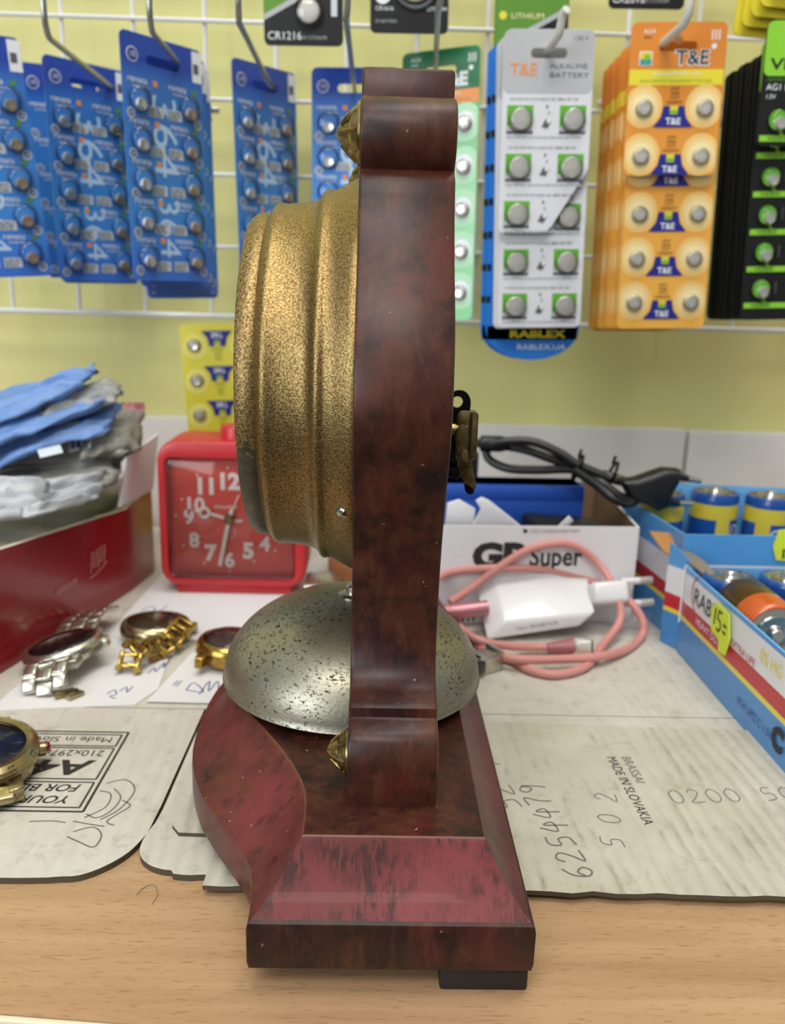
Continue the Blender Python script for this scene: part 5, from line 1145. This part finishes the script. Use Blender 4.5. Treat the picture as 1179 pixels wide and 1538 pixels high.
# torn strip of the lid hanging over the corner
def strip(name, parent, path, w, th, m):
    P_ = spline([Vec(p) for p in path], 6); b = MB(); vs = []; fs = []; wd = Vec(w)
    for i, p in enumerate(P_):
        k = wd * (1 - .35 * i / len(P_)); vs += [p, p + k, p + k + Vec((0, 0, -th)), p + Vec((0, 0, -th))]
    for i in range(len(P_) - 1):
        for q in range(4): fs.append((4 * i + q, 4 * i + (q + 1) % 4, 4 * i + 4 + (q + 1) % 4, 4 * i + 4 + q))
    fs += [(0, 1, 2, 3), tuple(len(vs) - 4 + q for q in (3, 2, 1, 0))]
    b.add(vs, fs, m); return b.build(name, parent, world=True, angle=50)
strip('torn_lid_strip', fb, [(0.15, 0.4, 0.0488), (0.1544, 0.39, 0.0493), (0.1582, 0.38, 0.0472), (0.1605, 0.368, 0.0426), (0.1615, 0.355, 0.0383), (0.1601, 0.342, 0.0357)], (.0050, .003, .0030), .0010, 'kraft_grey')
rbx = thing('battery_box', 'rear blue striped battery box with standing yellow-banded batteries', 'box', (.20, .45, 0))
def rear_print(b):
    T_ = frame((.1560, .4000, .0), (1, 0, 0), (0, 0, 1))
def back_print(b): pass
open_box('box_body', rbx, [(.1560, .3995), (.300, .3995), (.300, .4900), (.1475, .4900)], [.0600, .0610, .066, .0600], .0009, 'box_stripes', 'sky_blue', 'sky_blue', ccw=True)
# upright lid at the back
pb = [(0.1838, 0.495, 0.0581), (0.2456, 0.495, 0.0541), (0.2442, 0.495, 0.0641), (0.1853, 0.495, 0.0669)]
flapq('lid', rbx, [(.178, .4905, .045), (.300, .4905, .045), (.300, .4925, pb[2][2]), (.179, .4925, pb[3][2])], .0008, 'sky_blue')
b = MB(); b.text('C 12PCS 4823131', .0058, 'navy', frame((.1840, .4915, pb[3][2] - .0080), (1, 0, 0), (0, .02, 1)) @ Matrix.Translation((0, 0, .0004))); b.build('lid_print', rbx, world=True)
flapq('corner_column', rbx, [(.1500, .3998, ZT + .0004), (.1562, .3880, ZT + .0004), (.1562, .3880, .0500), (.1500, .3998, .0560)], .0007, 'box_stripes')
b = MB(); tp = [(0.1447, 0.418, 0.0563), (0.156, 0.416, 0.0563), (0.1585, 0.41, 0.0527), (0.1545, 0.406, 0.0513), (0.161, 0.398, 0.0469), (0.1514, 0.398, 0.0481), (0.1473, 0.404, 0.0507)]
b.add([Vec(p) for p in tp] + [Vec(p) - Vec((0, 0, .0008)) for p in tp], [tuple(range(7)), tuple(range(13, 6, -1))] + [(i, (i + 1) % 7, (i + 1) % 7 + 7, i + 7) for i in range(7)], 'kraft', smooth=False); b.build('torn_edge', rbx, world=True)
T_ = frame(((0.2041, 0.399, 0.057)[0], .3992, (0.2041, 0.399, 0.057)[2]), (1, 0, 0), (0, 0, 1))
b = MB(); b.prism([(-.0012, .0068), (.012, .0080), (.015, -.004), (.012, -.0100), (-.0005, -.0090), (-.0030, -.0020)], .0004, .0008, 'yellow_tag', T_); b.ribbon([(.0030, -.0080), (.0025, -.0035), (.0055, -.0040)], .0012, 'price_ink', T_, .0010); b.build('price_tag', rbx, world=True)
GR = 'standing batteries in the rear box'
Hc = .0655
for (x, y, rz, lab) in ((.1655, .4660, -20, 'yellow-banded battery standing under the black plug in the rear box'), (.1995, .4720, 10, 'yellow-banded battery standing in the middle of the rear blue box'), (.2285, .4640, -30, 'yellow-banded battery nearest the right photo edge in the rear box')):
    cell(lab, (x, y, ZT + .0014), (0, 0, R(rz)), .0135, Hc - ZT, 'standing', GR)
GF = 'batteries heaped in the front box'
cz_ = ZT + .0016
cells_ = [((.1695, .3720), 'blue', 'blue battery standing in the far left corner of the front box behind the lying one'), ((.1970, .3720), 'blue', 'blue battery standing at the far side of the front box, second from its corner'), ((.1985, .3450), 'blue', 'blue battery standing right of the copper and orange one in the front box'), ((.2260, .3560), 'blue', 'blue battery standing at the right photo edge in the front box')]
for (x, y), kd, lab in cells_: cell(lab, (x, y, cz_), (0, 0, R(30)), .0128, .0440, kd, GF)
ob_ = cell('copper battery with an orange collar lying with its steel cap towards the viewer', (.1700, .3560, .0575), (0, 0, 0), .0132, .0340, 'orange', GF)
dirn = Vec((.0000, -1, -.02)).normalized(); cap = Vec((0.1695, 0.3235, 0.0386))
ob_.rotation_mode = 'XYZ'
M3 = frame((0, 0, 0), dirn.cross(Vec((0, 0, 1))), Vec((0, 0, 1)) - dirn * dirn.z).to_3x3()
q_ = dirn.to_track_quat('Z', 'Y'); ob_.rotation_euler = q_.to_euler(); ob_.location = cap - dirn * .0340
for (x, y) in ((.1700, .3330), (.1715, .3000), (.199, .310)): cell('blue battery standing at the bottom of the front box beneath the lying one', (x, y, cz_), (0, 0, 0), .0128, .0190, 'blue', GF)
